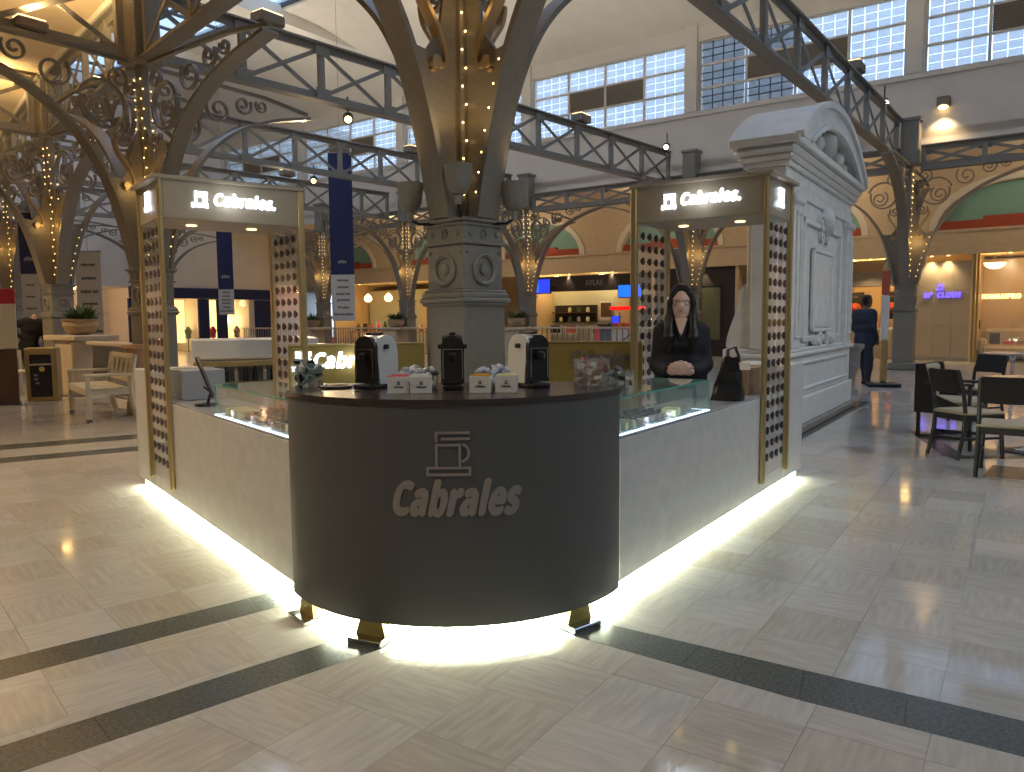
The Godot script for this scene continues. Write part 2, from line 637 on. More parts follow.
	mat("pink_goods", c8(206, 66, 104), 0.6)

# ---------------------------------------------------------------- floor
func poly_piece(poly: PackedVector2Array, y: float, along: float, off: Vector2) -> MB:
	var m := MB.new()
	var idx := Geometry2D.triangulate_polygon(poly)
	for k in range(0, idx.size(), 3):
		var q: Array[Vector3] = []
		var w: Array[Vector2] = []
		for j in 3:
			var p := poly[idx[k + j]]
			q.append(P(p.x, y, p.y)); w.append(p.rotated(along) + off)
		m.tri(q[0], q[1], q[2], Vector3.UP, Vector3.UP, Vector3.UP, w[0], w[1], w[2])
	for k in poly.size():      # sides down into the joint
		var a := poly[k]
		var b := poly[(k + 1) % poly.size()]
		var e := (b - a).normalized()
		m.quad(P(a.x, y, a.y), P(b.x, y, b.y), P(b.x, y - 0.012, b.y), P(a.x, y - 0.012, a.y), Vector3(e.y, 0, e.x) if not Geometry2D.is_polygon_clockwise(poly) else Vector3(-e.y, 0, -e.x))
	return m

func inset(poly: PackedVector2Array, by: float) -> Array:
	return Geometry2D.offset_polygon(poly, -by, Geometry2D.JOIN_MITER)

func strip(a: Vector2, b: Vector2, w: float) -> PackedVector2Array:
	var s := (b - a).normalized().orthogonal() * w * 0.5
	return PackedVector2Array([a + s, b + s, b - s, a - s])

func build_floor() -> void:
	var base := MB.new()
	base.box(P(0, -0.112, 20), Vector3(110, 0.2, 90))
	var fl := struct("floor", base, M.travertine_far)
	fl.set_meta("label", "polished travertine floor with dark granite bands around the kiosk")
	var bed := MB.new()
	bed.box(P(0.3, -0.009, 6.0), Vector3(18.2, 0.006, 16.2))
	part("joint_bed", bed, M.grout, fl)
	# granite bands, cut into slabs
	var bands: Array = [
		[Vector2(-0.98, 3.93), Vector2(-4.2, 1.115), 0.215, 0.62],
		[Vector2(-0.50, 3.352), Vector2(-3.7, 0.46), 0.215, 0.62],
		[Vector2(-4.10, 9.65), Vector2(-9.4, 6.25), 0.42, 0.9],
		[Vector2(-3.5, 8.85), Vector2(-9.4, 5.05), 0.36, 0.9],
		[Vector2(4.36, 7.50), Vector2(4.90, 9.20), 0.20, 0.8],
		[Vector2(4.30, 7.48), Vector2(5.75, 7.42), 0.20, 0.8],
		[Vector2(3.05, 8.62), Vector2(5.75, 12.66), 0.34, 0.8]]
	var band_polys: Array[PackedVector2Array] = []
	var slabs: Array[PackedVector2Array] = []
	for b in bands:
		band_polys.append(strip(b[0], b[1], b[2]))
		var a: Vector2 = b[0]
		var c: Vector2 = b[1]
		var cnt := maxi(1, roundi(a.distance_to(c) / float(b[3])))
		for k in cnt:
			slabs.append(strip(a.lerp(c, float(k) / cnt), a.lerp(c, float(k + 1) / cnt), b[2]))
	# the right-hand band widens towards a bend
	var up: Array[Vector2] = [Vector2(0.20, 3.55), Vector2(0.434, 3.39), Vector2(1.14, 2.917), Vector2(1.74, 2.522), Vector2(3.6, 1.30)]
	var lo: Array[Vector2] = [Vector2(0.02, 3.44), Vector2(0.288, 3.243), Vector2(1.03, 2.68), Vector2(1.60, 2.305), Vector2(3.46, 1.08)]
	var rb := PackedVector2Array(up)
	for k in 5: rb.append(lo[4 - k])
	band_polys.append(rb)
	for k in 4:
		for h in 2:
			slabs.append(PackedVector2Array([up[k].lerp(up[k + 1], h * 0.5), up[k].lerp(up[k + 1], h * 0.5 + 0.5), lo[k].lerp(lo[k + 1], h * 0.5 + 0.5), lo[k].lerp(lo[k + 1], h * 0.5)]))
	var frame_d := PackedVector2Array([Vector2(4.05, 6.55), Vector2(4.55, 6.25), Vector2(4.95, 6.75), Vector2(4.45, 7.05)])
	band_polys.append(frame_d); slabs.append(frame_d)
	# two tile fields meet along the left-hand bands
	var split_a := Vector2(-0.605, 3.45)
	var left_dir := Vector2(sin(0.8517), cos(0.8517))
	var big := 40.0
	var nrm := Vector2(-left_dir.y, left_dir.x)
	var zone_left := PackedVector2Array([split_a + left_dir * 9 , split_a - left_dir * big, split_a - left_dir * big + nrm * big, split_a + left_dir * 9 + nrm * big])
	var tiles: Array = []      # [size on screen, polygon, grain turn]
	for zone in 2:
		var ang := 0.5876 if zone == 0 else 0.8517
		var e1 := Vector2(sin(ang), cos(ang))
		var e2 := Vector2(e1.y, -e1.x)
		var s := 0.36
		var org := Vector2(1.081, 3.294) if zone == 0 else Vector2(-1.223, 3.847)
		for i in range(-48, 48):
			for j in range(-48, 48):
				var o := org + e1 * s * i + e2 * s * j
				var mid := o + (e1 + e2) * s * 0.5
				if mid.y < -2.2 or mid.y > 14.2 or absf(mid.x - 0.3) > 9.2: continue
				var q := PackedVector2Array([o, o + e1 * s, o + (e1 + e2) * s, o + e2 * s])
				var inz := Geometry2D.is_point_in_polygon(mid, zone_left)
				var pieces: Array = []
				var crossing := false
				for p in q:
					if Geometry2D.is_point_in_polygon(p, zone_left) != inz: crossing = true
				if crossing:
					pieces = Geometry2D.intersect_polygons(q, zone_left) if zone == 1 else Geometry2D.clip_polygons(q, zone_left)
				elif inz == (zone == 1):
					pieces = [q]
				if pieces.is_empty(): continue
				# wholly under the kiosk: nothing to see
				for b in band_polys:
					var next: Array = []
					for p in pieces:
						next.append_array(Geometry2D.clip_polygons(p, b))
					pieces = next
				for p in pieces:
					if p.size() < 3 or Geometry2D.is_polygon_clockwise(p) and pieces.size() > 1 and false: continue
					for r in inset(p, 0.0007):
						var ar := 0.0
						for k in r.size(): ar += r[k].cross(r[(k + 1) % r.size()])
						if absf(ar) * 0.5 < 0.002: continue
						tiles.append([0.0 if mid.y < 1.9 or absf(mid.x) > mid.y * 0.68 + 0.15 else absf(ar) * 0.5 / pow(mid.y, 3.0), r, ang + (PI / 2 if (i + j) % 2 == 0 else 0.0), under_kiosk(mid)])
	tiles.sort_custom(func(a, b): return (a[0] if not a[3] else 0.0) > (b[0] if not b[3] else 0.0))
	var rest: Array = []
	for k in 4: rest.append(MB.new())
	var count := 0
	for tl in tiles:
		var r: PackedVector2Array = tl[1]
		var kind := rng.randi() % 4
		var pm := poly_piece(r, rng.randf_range(-0.0004, 0.0), tl[2], Vector2(rng.randf() * 7.0, rng.randf() * 7.0))
		if count < 300 and not tl[3]:
			inst("tile", pm.mesh(), M["travertine_%d" % kind], fl)
			count += 1
		else:
			rest[kind].v.append_array(pm.v); rest[kind].n.append_array(pm.n); rest[kind].t.append_array(pm.t)
	for k in 4:
		if rest[k].v.size():
			inst("far_tiles", rest[k].mesh(), M["travertine_%d" % k], fl).set_meta("kind", "stuff")
	for sl in slabs:
		for r in inset(sl, 0.001):
			inst("granite_slab", poly_piece(r, 0.0, 0.0, Vector2()).mesh(), M.dark_granite, fl)

func under_kiosk(p: Vector2) -> bool:
	var k := PackedVector2Array([Vector2(-1.0, 3.75), Vector2(-0.25, 3.3), Vector2(0.45, 3.75), Vector2(2.3, 6.5), Vector2(-3.0, 6.4)])
	return Geometry2D.is_point_in_polygon(p, k)

# ---------------------------------------------------------------- hall: walls, ceilings
const WALL_U := 17.9
const BACK_U := 22.0
const END_V := 30.0
const LOW_V := -17.0
const NEAR_ROW := [Vector2(10.6, -4.0), Vector2(5.2, 1.3), Vector2(-0.39, 6.6), Vector2(-5.55, 12.0), Vector2(-9.65, 16.5), Vector2(-13.8, 21.5), Vector2(-21.0, 30.2)]
const WIN_FROM := -0.3
const WIN_STEP := 6.17
const WIN_W := 5.7

func nbox(m: MB, u0: float, u1: float, y0: float, y1: float, v0: float, v1: float) -> void:
	m.box(Vector3((u0 + u1) * 0.5, (y0 + y1) * 0.5, -(v0 + v1) * 0.5), Vector3(absf(u1 - u0), absf(y1 - y0), absf(v1 - v0)))

func build_hall() -> void:
	# clerestory wall above the far row of columns, with real openings
	var w := MB.new()
	nbox(w, WALL_U, WALL_U + 0.3, 5.75, 7.7, LOW_V, END_V)
	nbox(w, WALL_U, WALL_U + 0.3, 9.78, 10.9, LOW_V, END_V)
	for k in range(-3, 6):
		var a := WIN_FROM + WIN_STEP * k + WIN_W
		nbox(w, WALL_U, WALL_U + 0.3, 7.7, 9.78, a, minf(a + WIN_STEP - WIN_W, END_V))
	nbox(w, WALL_U, WALL_U + 0.3, 7.7, 9.78, LOW_V, WIN_FROM - WIN_STEP * 2)
	nbox(w, WALL_U - 0.06, WALL_U, 7.56, 7.7, LOW_V, END_V)
	struct("wall_clerestory", w, M.plaster, "", "", NT())
	var pil := MB.new()
	for k in range(-2, 6):
		var a := WIN_FROM + WIN_STEP * k - (WIN_STEP - WIN_W) * 0.5
		nbox(pil, WALL_U - 0.09, WALL_U, 7.7, 10.6, a - 0.2, a + 0.2)
	struct("trim_clerestory", pil, M.plaster, "", "", NT())
	# vaulted nave ceiling with a long skylight
	for side in 2:
		var pr := PackedVector2Array([Vector2(12.0, 11.75), Vector2(13.6, 11.68), Vector2(15.2, 11.4), Vector2(16.6, 11.0), Vector2(17.6, 10.5), Vector2(18.15, 10.0), Vector2(18.4, 10.3), Vector2(17.0, 11.6), Vector2(14.0, 12.1), Vector2(12.0, 12.1)])
		if side == 1:
			pr = PackedVector2Array([Vector2(4.4, 11.75), Vector2(2.8, 11.68), Vector2(1.2, 11.4), Vector2(-2.0, 11.0), Vector2(-6.0, 10.6), Vector2(-6.0, 10.9), Vector2(0.0, 12.1), Vector2(4.4, 12.1)])
		var c := MB.new()
		c.prism(pr, -END_V - 0.2, -LOW_V + 0.2, true)
		struct("ceiling_nave", c, M.plaster, "", "", NT())
	var ribs := MB.new()
	for k in range(-3, 6):
		var a := WIN_FROM + WIN_STEP * k - 0.24
		nbox(ribs, 3.0, 15.6, 11.35, 11.9, a - 0.35, a + 0.35)
	struct("trim_ceiling", ribs, M.plaster, "", "", NT())
	# skylight: bars and panes
	var sk := thing("window_9", "long glazed skylight along the middle of the high nave ceiling", "skylight", NT())
	sk.set_meta("kind", "structure")
	var bars := MB.new()
	for k in 5: bars.box(Vector3(4.4 + 7.6 * k / 4.0, 11.9, -(END_V + LOW_V) * 0.5), Vector3(0.1, 0.14, END_V - LOW_V))
	var cnt := 32
	var dv := (END_V - LOW_V) / cnt
	for k in cnt + 1: bars.box(Vector3(8.2, 11.92, -(LOW_V + dv * k)), Vector3(7.7, 0.1, 0.07))
	part("glazing_bar", bars, M.bar_dark, sk)
	var pm := MB.new().box(Vector3(), Vector3(1.84, 0.012, dv - 0.06)).mesh()
	for i in 4:
		for k in cnt:
			inst("pane", pm, M.roof_pane, sk, Transform3D(Basis(), Vector3(4.4 + 7.6 * (i + 0.5) / 4.0, 11.95, -(LOW_V + dv * (k + 0.5)))))
	# upper wall and side-aisle ceiling along the near row
	var nw := MB.new()
	for k in NEAR_ROW.size() - 1:
		var a: Vector2 = NEAR_ROW[k]
		var b: Vector2 = NEAR_ROW[k + 1]
		nw.bar(P(a.x, 9.0, a.y), P(b.x, 9.0, b.y), 0.3, 5.2)
	struct("wall_near", nw, M.plaster)
	var outer := PackedVector2Array()
	for q in NEAR_ROW: outer.append(q)
	outer.append_array(PackedVector2Array([Vector2(-40, 10), Vector2(-14, -14), Vector2(-2, -18)]))
	var ce := MB.new()
	ce.xf = Transform3D(Basis(Vector3(1, 0, 0), Vector3(0, 0, -1), Vector3(0, 1, 0)), Vector3())
	ce.prism(outer, 6.5, 6.8)
	struct("ceiling_aisle", ce, M.plaster_warm)
	# shell out of sight
	var shell := MB.new()
	nbox(shell, -16.0, -15.7, 0, 7, -30, 60)
	struct("wall_front", shell, M.plaster_warm, "", "", NT())
	var we := MB.new()
	nbox(we, -16, BACK_U + 4, 0, 12.2, LOW_V - 0.3, LOW_V)
	struct("wall_right", we, M.plaster, "", "", NT())
	# back aisle behind the far row
	var bc := MB.new()
	nbox(bc, WALL_U, BACK_U + 0.3, 6.0, 6.2, LOW_V, END_V)
	struct("ceiling_back_aisle", bc, M.plaster_warm, "", "", NT())

# ---------------------------------------------------------------- iron columns
const RIB := [Vector2(0.26, 2.22), Vector2(0.33, 2.55), Vector2(0.43, 2.95), Vector2(0.57, 3.38), Vector2(0.78, 3.8), Vector2(1.1, 4.2), Vector2(1.6, 4.58), Vector2(2.3, 4.88), Vector2(3.1, 5.08)]

func column(label: String, at: Vector2, turn: float, high: bool, first: bool) -> Node3D:
	if not first and proto.has(high):
		return copy(proto[high], Transform3D(Basis(Vector3.UP, turn), P(at.x, 0, at.y)), label)
	var t := thing("iron_column", label, "column", Transform3D(Basis(Vector3.UP, turn), P(at.x, 0, at.y)), "cast-iron columns of the gallery")
	t.set_meta("base_name", "iron_column")
	var ped := MB.new()
	ped.cbox(Vector3(0, 0.09, 0), Vector3(0.66, 0.18, 0.66), 0.02)
	ped.cbox(Vector3(0, 0.84, 0), Vector3(0.48, 1.34, 0.48), 0.012)
	part("pedestal", ped, M.iron_grey, t)
	var mo := MB.new()
	for q in [[1.515, 0.03, 0.53], [1.545, 0.04, 0.56], [1.585, 0.05, 0.53], [1.62, 0.03, 0.50]]:
		mo.cbox(Vector3(0, q[0], 0), Vector3(q[2], q[1], q[2]), 0.012)
	part("moulding", mo, M.iron_grey, t)
	var blk := MB.new()
	blk.cbox(Vector3(0, 1.815, 0), Vector3(0.45, 0.37, 0.45), 0.01)
	part("medallion_block", blk, M.iron_grey, t)
	var fr := MB.new()
	fr.cbox(Vector3(0, 2.015, 0), Vector3(0.5, 0.03, 0.5), 0.008)
	fr.cbox(Vector3(0, 2.09, 0), Vector3(0.46, 0.13, 0.46), 0.008)
	fr.cbox(Vector3(0, 2.165, 0), Vector3(0.5, 0.03, 0.5), 0.008)
	fr.cbox(Vector3(0, 2.195, 0), Vector3(0.55, 0.03, 0.55), 0.008)
	part("frieze", fr, M.iron_grey, t)
	for k in 4:
		var b := Basis(Vector3.UP, k * PI / 2)
		var md := MB.new()
		md.xf = Transform3D(b * Basis(Vector3.RIGHT, PI / 2), b * Vector3(0, 1.8, 0.225))
		md.lathe(PackedVector2Array([Vector2(0.095, 0), Vector2(0.13, 0), Vector2(0.135, 0.02), Vector2(0.12, 0.032), Vector2(0.1, 0.02), Vector2(0.095, 0.004)]), 24)
		md.lathe(PackedVector2Array([Vector2(0.05, 0), Vector2(0.045, 0.015), Vector2(0.02, 0.024), Vector2(0, 0.025)]), 14)
		part("medallion", md, M.iron_grey, t)
		var ro := MB.new()
		for x in [-0.15, 0.0, 0.15]:
			for p in 6 if x == 0.0 else 4:
				var an := TAU * p / (6 if x == 0.0 else 4)
				var rr := 0.03 if x == 0.0 else 0.012
				ro.xf = Transform3D(b, b * Vector3(x + cos(an) * rr, 2.09 + sin(an) * rr, 0.232))
				ro.ball(Vector3(), Vector3(0.018, 0.018, 0.014), 7, 4)
		for x in [-0.185, 0.185]:
			ro.xf = Transform3D(b, b * Vector3(x, 1.94, 0.228))
			ro.ball(Vector3(), Vector3(0.016, 0.016, 0.012), 7, 4)
		part("rosette", ro, M.iron_grey, t)
	# shaft
	var sh := MB.new()
	sh.cbox(Vector3(0, 4.0, 0), Vector3(0.15, 3.6, 0.15), 0.02)
	part("shaft", sh, M.iron_cream, t)
	var cap := MB.new()
	cap.cbox(Vector3(0, 5.85, 0), Vector3(0.42, 1.2, 0.42), 0.02)
	for y in [5.3, 6.4]: cap.cbox(Vector3(0, y, 0), Vector3(0.5, 0.08, 0.5), 0.01)
	for sx in [-0.14, 0.14]:
		for kk in 12:
			for b4 in 4:
				var bb := Basis(Vector3.UP, b4 * PI / 2)
				cap.xf = Transform3D(bb, bb * Vector3(sx, 5.34 + kk * 0.094, 0.21))
				cap.ball(Vector3(), Vector3(0.016, 0.016, 0.012), 5, 2)
	cap.xf = Transform3D()
	part("head_post", cap, M.steel_truss, t)
	var path := smooth_path(PackedVector2Array(RIB), 5)
	for k in 4:
		var b := Basis(Vector3.UP, k * PI / 2)
		var fl := MB.new()
		fl.xf = Transform3D(b, Vector3())
		fl.ribbon(path, 0.24, 0.05)
		part("rib", fl, M.iron_cream, t)
		# web plate between shaft and rib, up to where the scrolls begin
		var wb := MB.new()
		wb.xf = Transform3D(b, Vector3())
		var poly := PackedVector2Array([Vector2(0.05, 2.22)])
		for q in path:
			if q.y < 3.55: poly.append(q)
		poly.append_array(PackedVector2Array([Vector2(0.40, 3.52), Vector2(0.26, 3.7), Vector2(0.19, 4.1), Vector2(0.05, 4.4)]))
		wb.prism(poly, -0.016, 0.016)
		part("web_plate", wb, M.iron_cream, t)
		var s1 := MB.new()
		s1.xf = Transform3D(b, Vector3())
		# bracket scroll rising off the web plate
		var br := smooth_path(PackedVector2Array([Vector2(0.36, 3.36), Vector2(0.31, 3.44), Vector2(0.24, 3.42), Vector2(0.22, 3.52), Vector2(0.30, 3.72), Vector2(0.44, 3.92), Vector2(0.48, 4.08)]), 5)
		s1.ribbon(br, 0.11, 0.035)
		s1.xf = Transform3D(b * Basis(Vector3.RIGHT, PI / 2), b * Vector3(0.345, 3.43, -0.08))
		s1.lathe(PackedVector2Array([Vector2(0, 0), Vector2(0.05, 0), Vector2(0.05, 0.16), Vector2(0, 0.16)]), 12)
		part("bracket", s1, M.gilt_iron, t)
		var s2 := MB.new()
		s2.xf = Transform3D(b, Vector3())
		s2.ribbon(spiral(Vector2(0.62, 4.55), 0.36, 0.30, 0.3, 1.0, 28), 0.07, 0.035)
		s2.ribbon(spiral(Vector2(0.70, 4.48), 0.21, 0.05, 2.2, 1.6, 30), 0.06, 0.03)
		s2.ribbon(spiral(Vector2(0.36, 4.98), 0.17, 0.03, -1.0, 1.5), 0.06, 0.03)
		s2.ribbon(spiral(Vector2(0.32, 4.12), 0.13, 0.03, 0.6, -1.4), 0.06, 0.03)
		part("ring_scroll", s2, M.iron_cream, t)
		var s3 := MB.new()
		s3.xf = Transform3D(b, Vector3())
		s3.ribbon(spiral(Vector2(1.28, 4.88), 0.24, 0.04, 2.4, 1.5), 0.06, 0.03)
		s3.ribbon(spiral(Vector2(1.75, 5.05), 0.17, 0.03, 0.5, -1.5), 0.06, 0.03)
		s3.ribbon(spiral(Vector2(2.12, 5.1), 0.12, 0.03, 2.6, 1.4), 0.05, 0.025)
		s3.ribbon(PackedVector2Array([Vector2(0.2, 5.26), Vector2(1.2, 5.27), Vector2(2.2, 5.26), Vector2(3.1, 5.16)]), 0.07, 0.05)
		part("scroll", s3, M.iron_cream, t)
	# strings of small bulbs
	var lb := MB.new()
	for k in 4:
		var b := Basis(Vector3.UP, k * PI / 2)
		for j in 19:
			var y := 2.42 + j * 0.145
			lb.ball(b * Vector3(0.085 if j % 2 == 0 else 0.10, y, 0.08 if j % 2 == 0 else 0.055), Vector3(0.0095, 0.0095, 0.0095), 6, 4)
		for j in 7:
			var q: Vector2 = path[3 + j * 2]
			lb.ball(b * Vector3(q.x - 0.05, q.y + 0.02, 0.10), Vector3(0.0085, 0.0085, 0.0085), 6, 4)
	part("light_string", lb, M.bulb_warm, t).set_meta("kind", "stuff")
	if not proto.has(high): proto[high] = t
	return t

var proto := {}

func truss(label: String, a: Vector3, b: Vector3, h: float, panels: int) -> void:   # a, b on the lower chord
	var l := a.distance_to(b)
	var d := (b - a) / l
	var t := thing("lattice_truss", label, "truss", Transform3D(Basis(d, Vector3.UP, d.cross(Vector3.UP)), a), "lattice trusses under the roof")
	for y in [0.0, h]:
		var m := MB.new()
		m.cbox(Vector3(l * 0.5, y, 0), Vector3(l, 0.035, 0.24), 0.004)
		m.cbox(Vector3(l * 0.5, y + (0.07 if y == 0.0 else -0.07), 0), Vector3(l, 0.13, 0.05), 0.004)
		part("bottom_chord" if y == 0.0 else "top_chord", m, M.steel_truss, t)
	var s := l / panels
	for k in range(0, panels + 1):
		var m := MB.new()
		m.cbox(Vector3(clampf(s * k, 0.06, l - 0.06), h * 0.5, 0), Vector3(0.11, h - 0.04, 0.10), 0.004)
		part("upright", m, M.steel_truss, t)
		for y in [0.12, h - 0.12]: part("gusset_plate", MB.new().box(Vector3(clampf(s * k, 0.16, l - 0.16), y, 0.06), Vector3(0.3, 0.18, 0.014)), M.steel_truss, t)
	for k in panels:
		for q in 2:
			var m := MB.new()
			var y0 := 0.12 if q == 0 else h - 0.12
			m.bar(Vector3(s * k + 0.08, y0, 0.03 - q * 0.06), Vector3(s * (k + 1) - 0.08, h - y0, 0.03 - q * 0.06), 0.022, 0.075)
			part("diagonal", m, M.steel_truss, t)

func build_columns_and_trusses() -> void:
	var tn := PI / 2 - R36
	column("large grey iron column with medallions right behind the dark counter", C0, -PI / 4 + 0.03, true, true)
	column("iron column rising behind the left sign tower, strung with bulbs", NEAR_ROW[3], tn, true, false)
	column("iron column with planter ledge beside the white bench", NEAR_ROW[4], tn, true, false)
	column("leftmost distant iron column beyond the black-suited mannequin", NEAR_ROW[5], tn, true, false)
	var far_v := [-0.59, 5.39, 11.5, 17.35, 22.35]
	var far_l := ["iron column with lit bulbs in front of the beige shop wall", "lit iron column seen through the right sign tower behind the woman", "lit iron column just right of the big central column", "lit iron column just left of the big central column", "lit iron column farthest off, beside the right post of the left tower"]
	for k in 5:
		column(far_l[k], N2(17.4, far_v[k]), tn, true, false)
	column("iron column standing before the far left end wall, seen through left tower", N2(12.6, 27.2), tn, true, false)
	column("iron column at the far left end, left of the narrow banner", N2(7.6, 26.5), tn, true, false)
	truss("lattice truss across the far left end of the nave", NP(7.8, 5.42, 26.2), NP(17.1, 5.42, 24.2), 1.0, 8)
	# trusses across the nave
	var nl := ["lattice truss running up over the white stone monument", "lattice truss crossing behind the big central column", "third lattice truss across the nave, passing behind the navy banner", "fourth lattice truss across the nave, farther back", ]
	var ends := [[Vector2(0.2, -0.12), Vector2(17.12, -0.3)], [Vector2(1.5, 7.45), Vector2(17.12, 6.0)], [Vector2(2.7, 13.3), Vector2(17.12, 12.0)], [Vector2(4.3, 19.5), Vector2(17.12, 18.0)]]
	for k in 4:
		truss(nl[k], NP(ends[k][0].x, 5.42, ends[k][0].y), NP(ends[k][1].x, 5.42, ends[k][1].y), 1.0, 10)
	# girders along the near row and the far row
	var rl := ["lattice girder from central column towards the left sign tower column", "lattice girder between the second and third columns of the left row", "lattice girder at the far end of the left row"]
	for k in 3:
		var a: Vector2 = NEAR_ROW[2 + k]
		var b: Vector2 = NEAR_ROW[3 + k]
		var e := (b - a).normalized() * 0.25
		truss(rl[k], P(a.x + e.x, 5.3, a.y + e.y), P(b.x - e.x, 5.3, b.y - e.y), 1.1, 4)
	var fl := ["lattice girder right of the lit column by the beige shop wall", "lattice girder over the arcade behind the monument", "lattice girder over the far arcade right of the central column", "lattice girder over the far arcade behind the central column", "lattice girder over the far arcade left of the central column"]
	var fv := [-6.7, -0.59, 5.39, 11.5, 17.35, 22.35]
	for k in 5:
		truss(fl[k], NP(17.4, 5.12, fv[k] + 0.25), NP(17.4, 5.12, fv[k + 1] - 0.25), 0.6, 4)
	# trusses over the left aisle
	var al := ["aisle truss at the top left corner against the warm ceiling", "second aisle truss on the left below the warm ceiling", "third aisle truss far on the left"]
	for k in 3:
		var a: Vector2 = NEAR_ROW[3 + k]
		var b := a - Vector2(0.64, 0.768) * 9.0
		var e := (b - a).normalized() * 0.25
		truss(al[k], P(a.x + e.x, 5.3, a.y + e.y), P(b.x, 5.3, b.y), 1.1, 5)
	# upright cup lamps round the central column
	var lab := ["grey cup-shaped uplight on the front corner of the central column", "grey cup-shaped uplight left of the central column", "grey cup-shaped uplight right of the central column"]
	var pos := [Vector3(-0.407, 2.36, 6.15), Vector3(-0.83, 2.28, 6.5), Vector3(0.03, 2.28, 6.5)]
	for k in 3:
		var t := thing("uplight", lab[k], "lamp", Transform3D(Basis(), P(pos[k].x, pos[k].y, pos[k].z)), "cup uplights of the central column")
		var c := MB.new()
		c.lathe(PackedVector2Array([Vector2(0.03, 0), Vector2(0.065, 0.012), Vector2(0.088, 0.06), Vector2(0.103, 0.13), Vector2(0.11, 0.225), Vector2(0.115, 0.235), Vector2(0.105, 0.235), Vector2(0.09, 0.12), Vector2(0.05, 0.06), Vector2(0, 0.06)]), 24, true)
		part("cup", c, M.iron_grey, t)
		var s := MB.new()
		s.cyl(Vector3(0, -0.07, 0), Vector3(0, 0.01, 0), 0.028, 0.028, 10)
		part("neck", s, M.iron_grey, t)
		var g := MB.new()
		var to: Vector3 = P(-0.39, 2.21, 6.5) - t.position
		if k == 0: to = Vector3(0, -0.15, -0.1)
		g.tube(PackedVector3Array([Vector3(0, -0.06, 0), Vector3(0, -0.1, 0) * 0.9 + to * 0.15, to * 0.6 + Vector3(0, -0.06, 0), to]), 0.012, 6)
		part("arm", g, M.black_plastic, t)
		var lens := MB.new()
		lens.lathe(PackedVector2Array([Vector2(0.07, 0.1), Vector2(0.0, 0.1)]), 16)
		part("lens", lens, M.white_plastic, t)

# ---------------------------------------------------------------- clerestory windows
func build_windows() -> void:
	var pm := MB.new().box(Vector3(), Vector3(0.012, 0.195, 0.31)).mesh()
	var lv := MB.new().box(Vector3(), Vector3(0.02, 0.085, 1.34)).mesh()
	for k in range(-2, 5):
		var v0 := WIN_FROM + WIN_STEP * k
		var w := thing("window_%d" % (k + 3), "clerestory window of small square panes high on the nave wall, unit %s from the right" % ["first", "second", "third", "fourth", "fifth", "sixth", "seventh"][k + 2], "window", NT(WALL_U + 0.15, 0, 0))
		w.set_meta("kind", "structure")
		var fr := MB.new()
		var cw := WIN_W / 4.0
		for j in 5: fr.box(Vector3(0, 8.74, -(v0 + cw * j)), Vector3(0.1, 2.08, 0.07))
		for j in 4: fr.box(Vector3(0, 7.7 + 2.08 * j / 3.0, -(v0 + WIN_W * 0.5)), Vector3(0.09, 0.06, WIN_W))
		part("window_frame", fr, M.plaster, w)
		for j in 4:
			var dim := k == 0 and j >= 2
			for r in 3:
				var yc := 7.7 + 2.08 * (r + 0.5) / 3.0
				var vc := v0 + cw * (j + 0.5)
				if r == 1 and (j == 1 or j == 2):
					for s in 9: inst("louvre_slat", lv, M.louvre, w, Transform3D(Basis(Vector3(0, 0, 1), 0.5), Vector3(0, yc - 0.28 + 0.07 * s, -vc)))
					continue
				for a in 4:
					for b in 3:
						inst("pane", pm, M.pane_dim if dim else M.pane_blue, w, Transform3D(Basis(), Vector3(0.0, yc - 0.212 + 0.212 * b, -(vc - 0.495 + 0.33 * a))))
				if dim:
					var db := MB.new()
					for a in 3: db.box(Vector3(-0.01, yc, -(vc - 0.33 + 0.33 * a)), Vector3(0.03, 0.64, 0.024))
					for b in 2: db.box(Vector3(-0.01, yc - 0.106 + 0.212 * b, -vc), Vector3(0.03, 0.024, 1.35))
					part("glazing_bar", db, M.bar_dark, w)

# ---------------------------------------------------------------- shops behind the far row
func arch_hole(v0: float, v1: float, y0: float, rise: float, k := 14) -> PackedVector2Array:
	var o := PackedVector2Array()
	for j in k + 1:
		var a := PI * j / k
		o.append(Vector2((v0 + v1) * 0.5 + cos(a) * (v1 - v0) * 0.5, y0 + sin(a) * rise))
	return o

func letters(parent: Node3D, s: String, cap: float, at: Vector3, facing: Basis, m: Material, shear := 0.0) -> MeshInstance3D:
	return inst("lettering", text_mesh(s, cap, 0.02, shear), m, parent, Transform3D(facing, at))

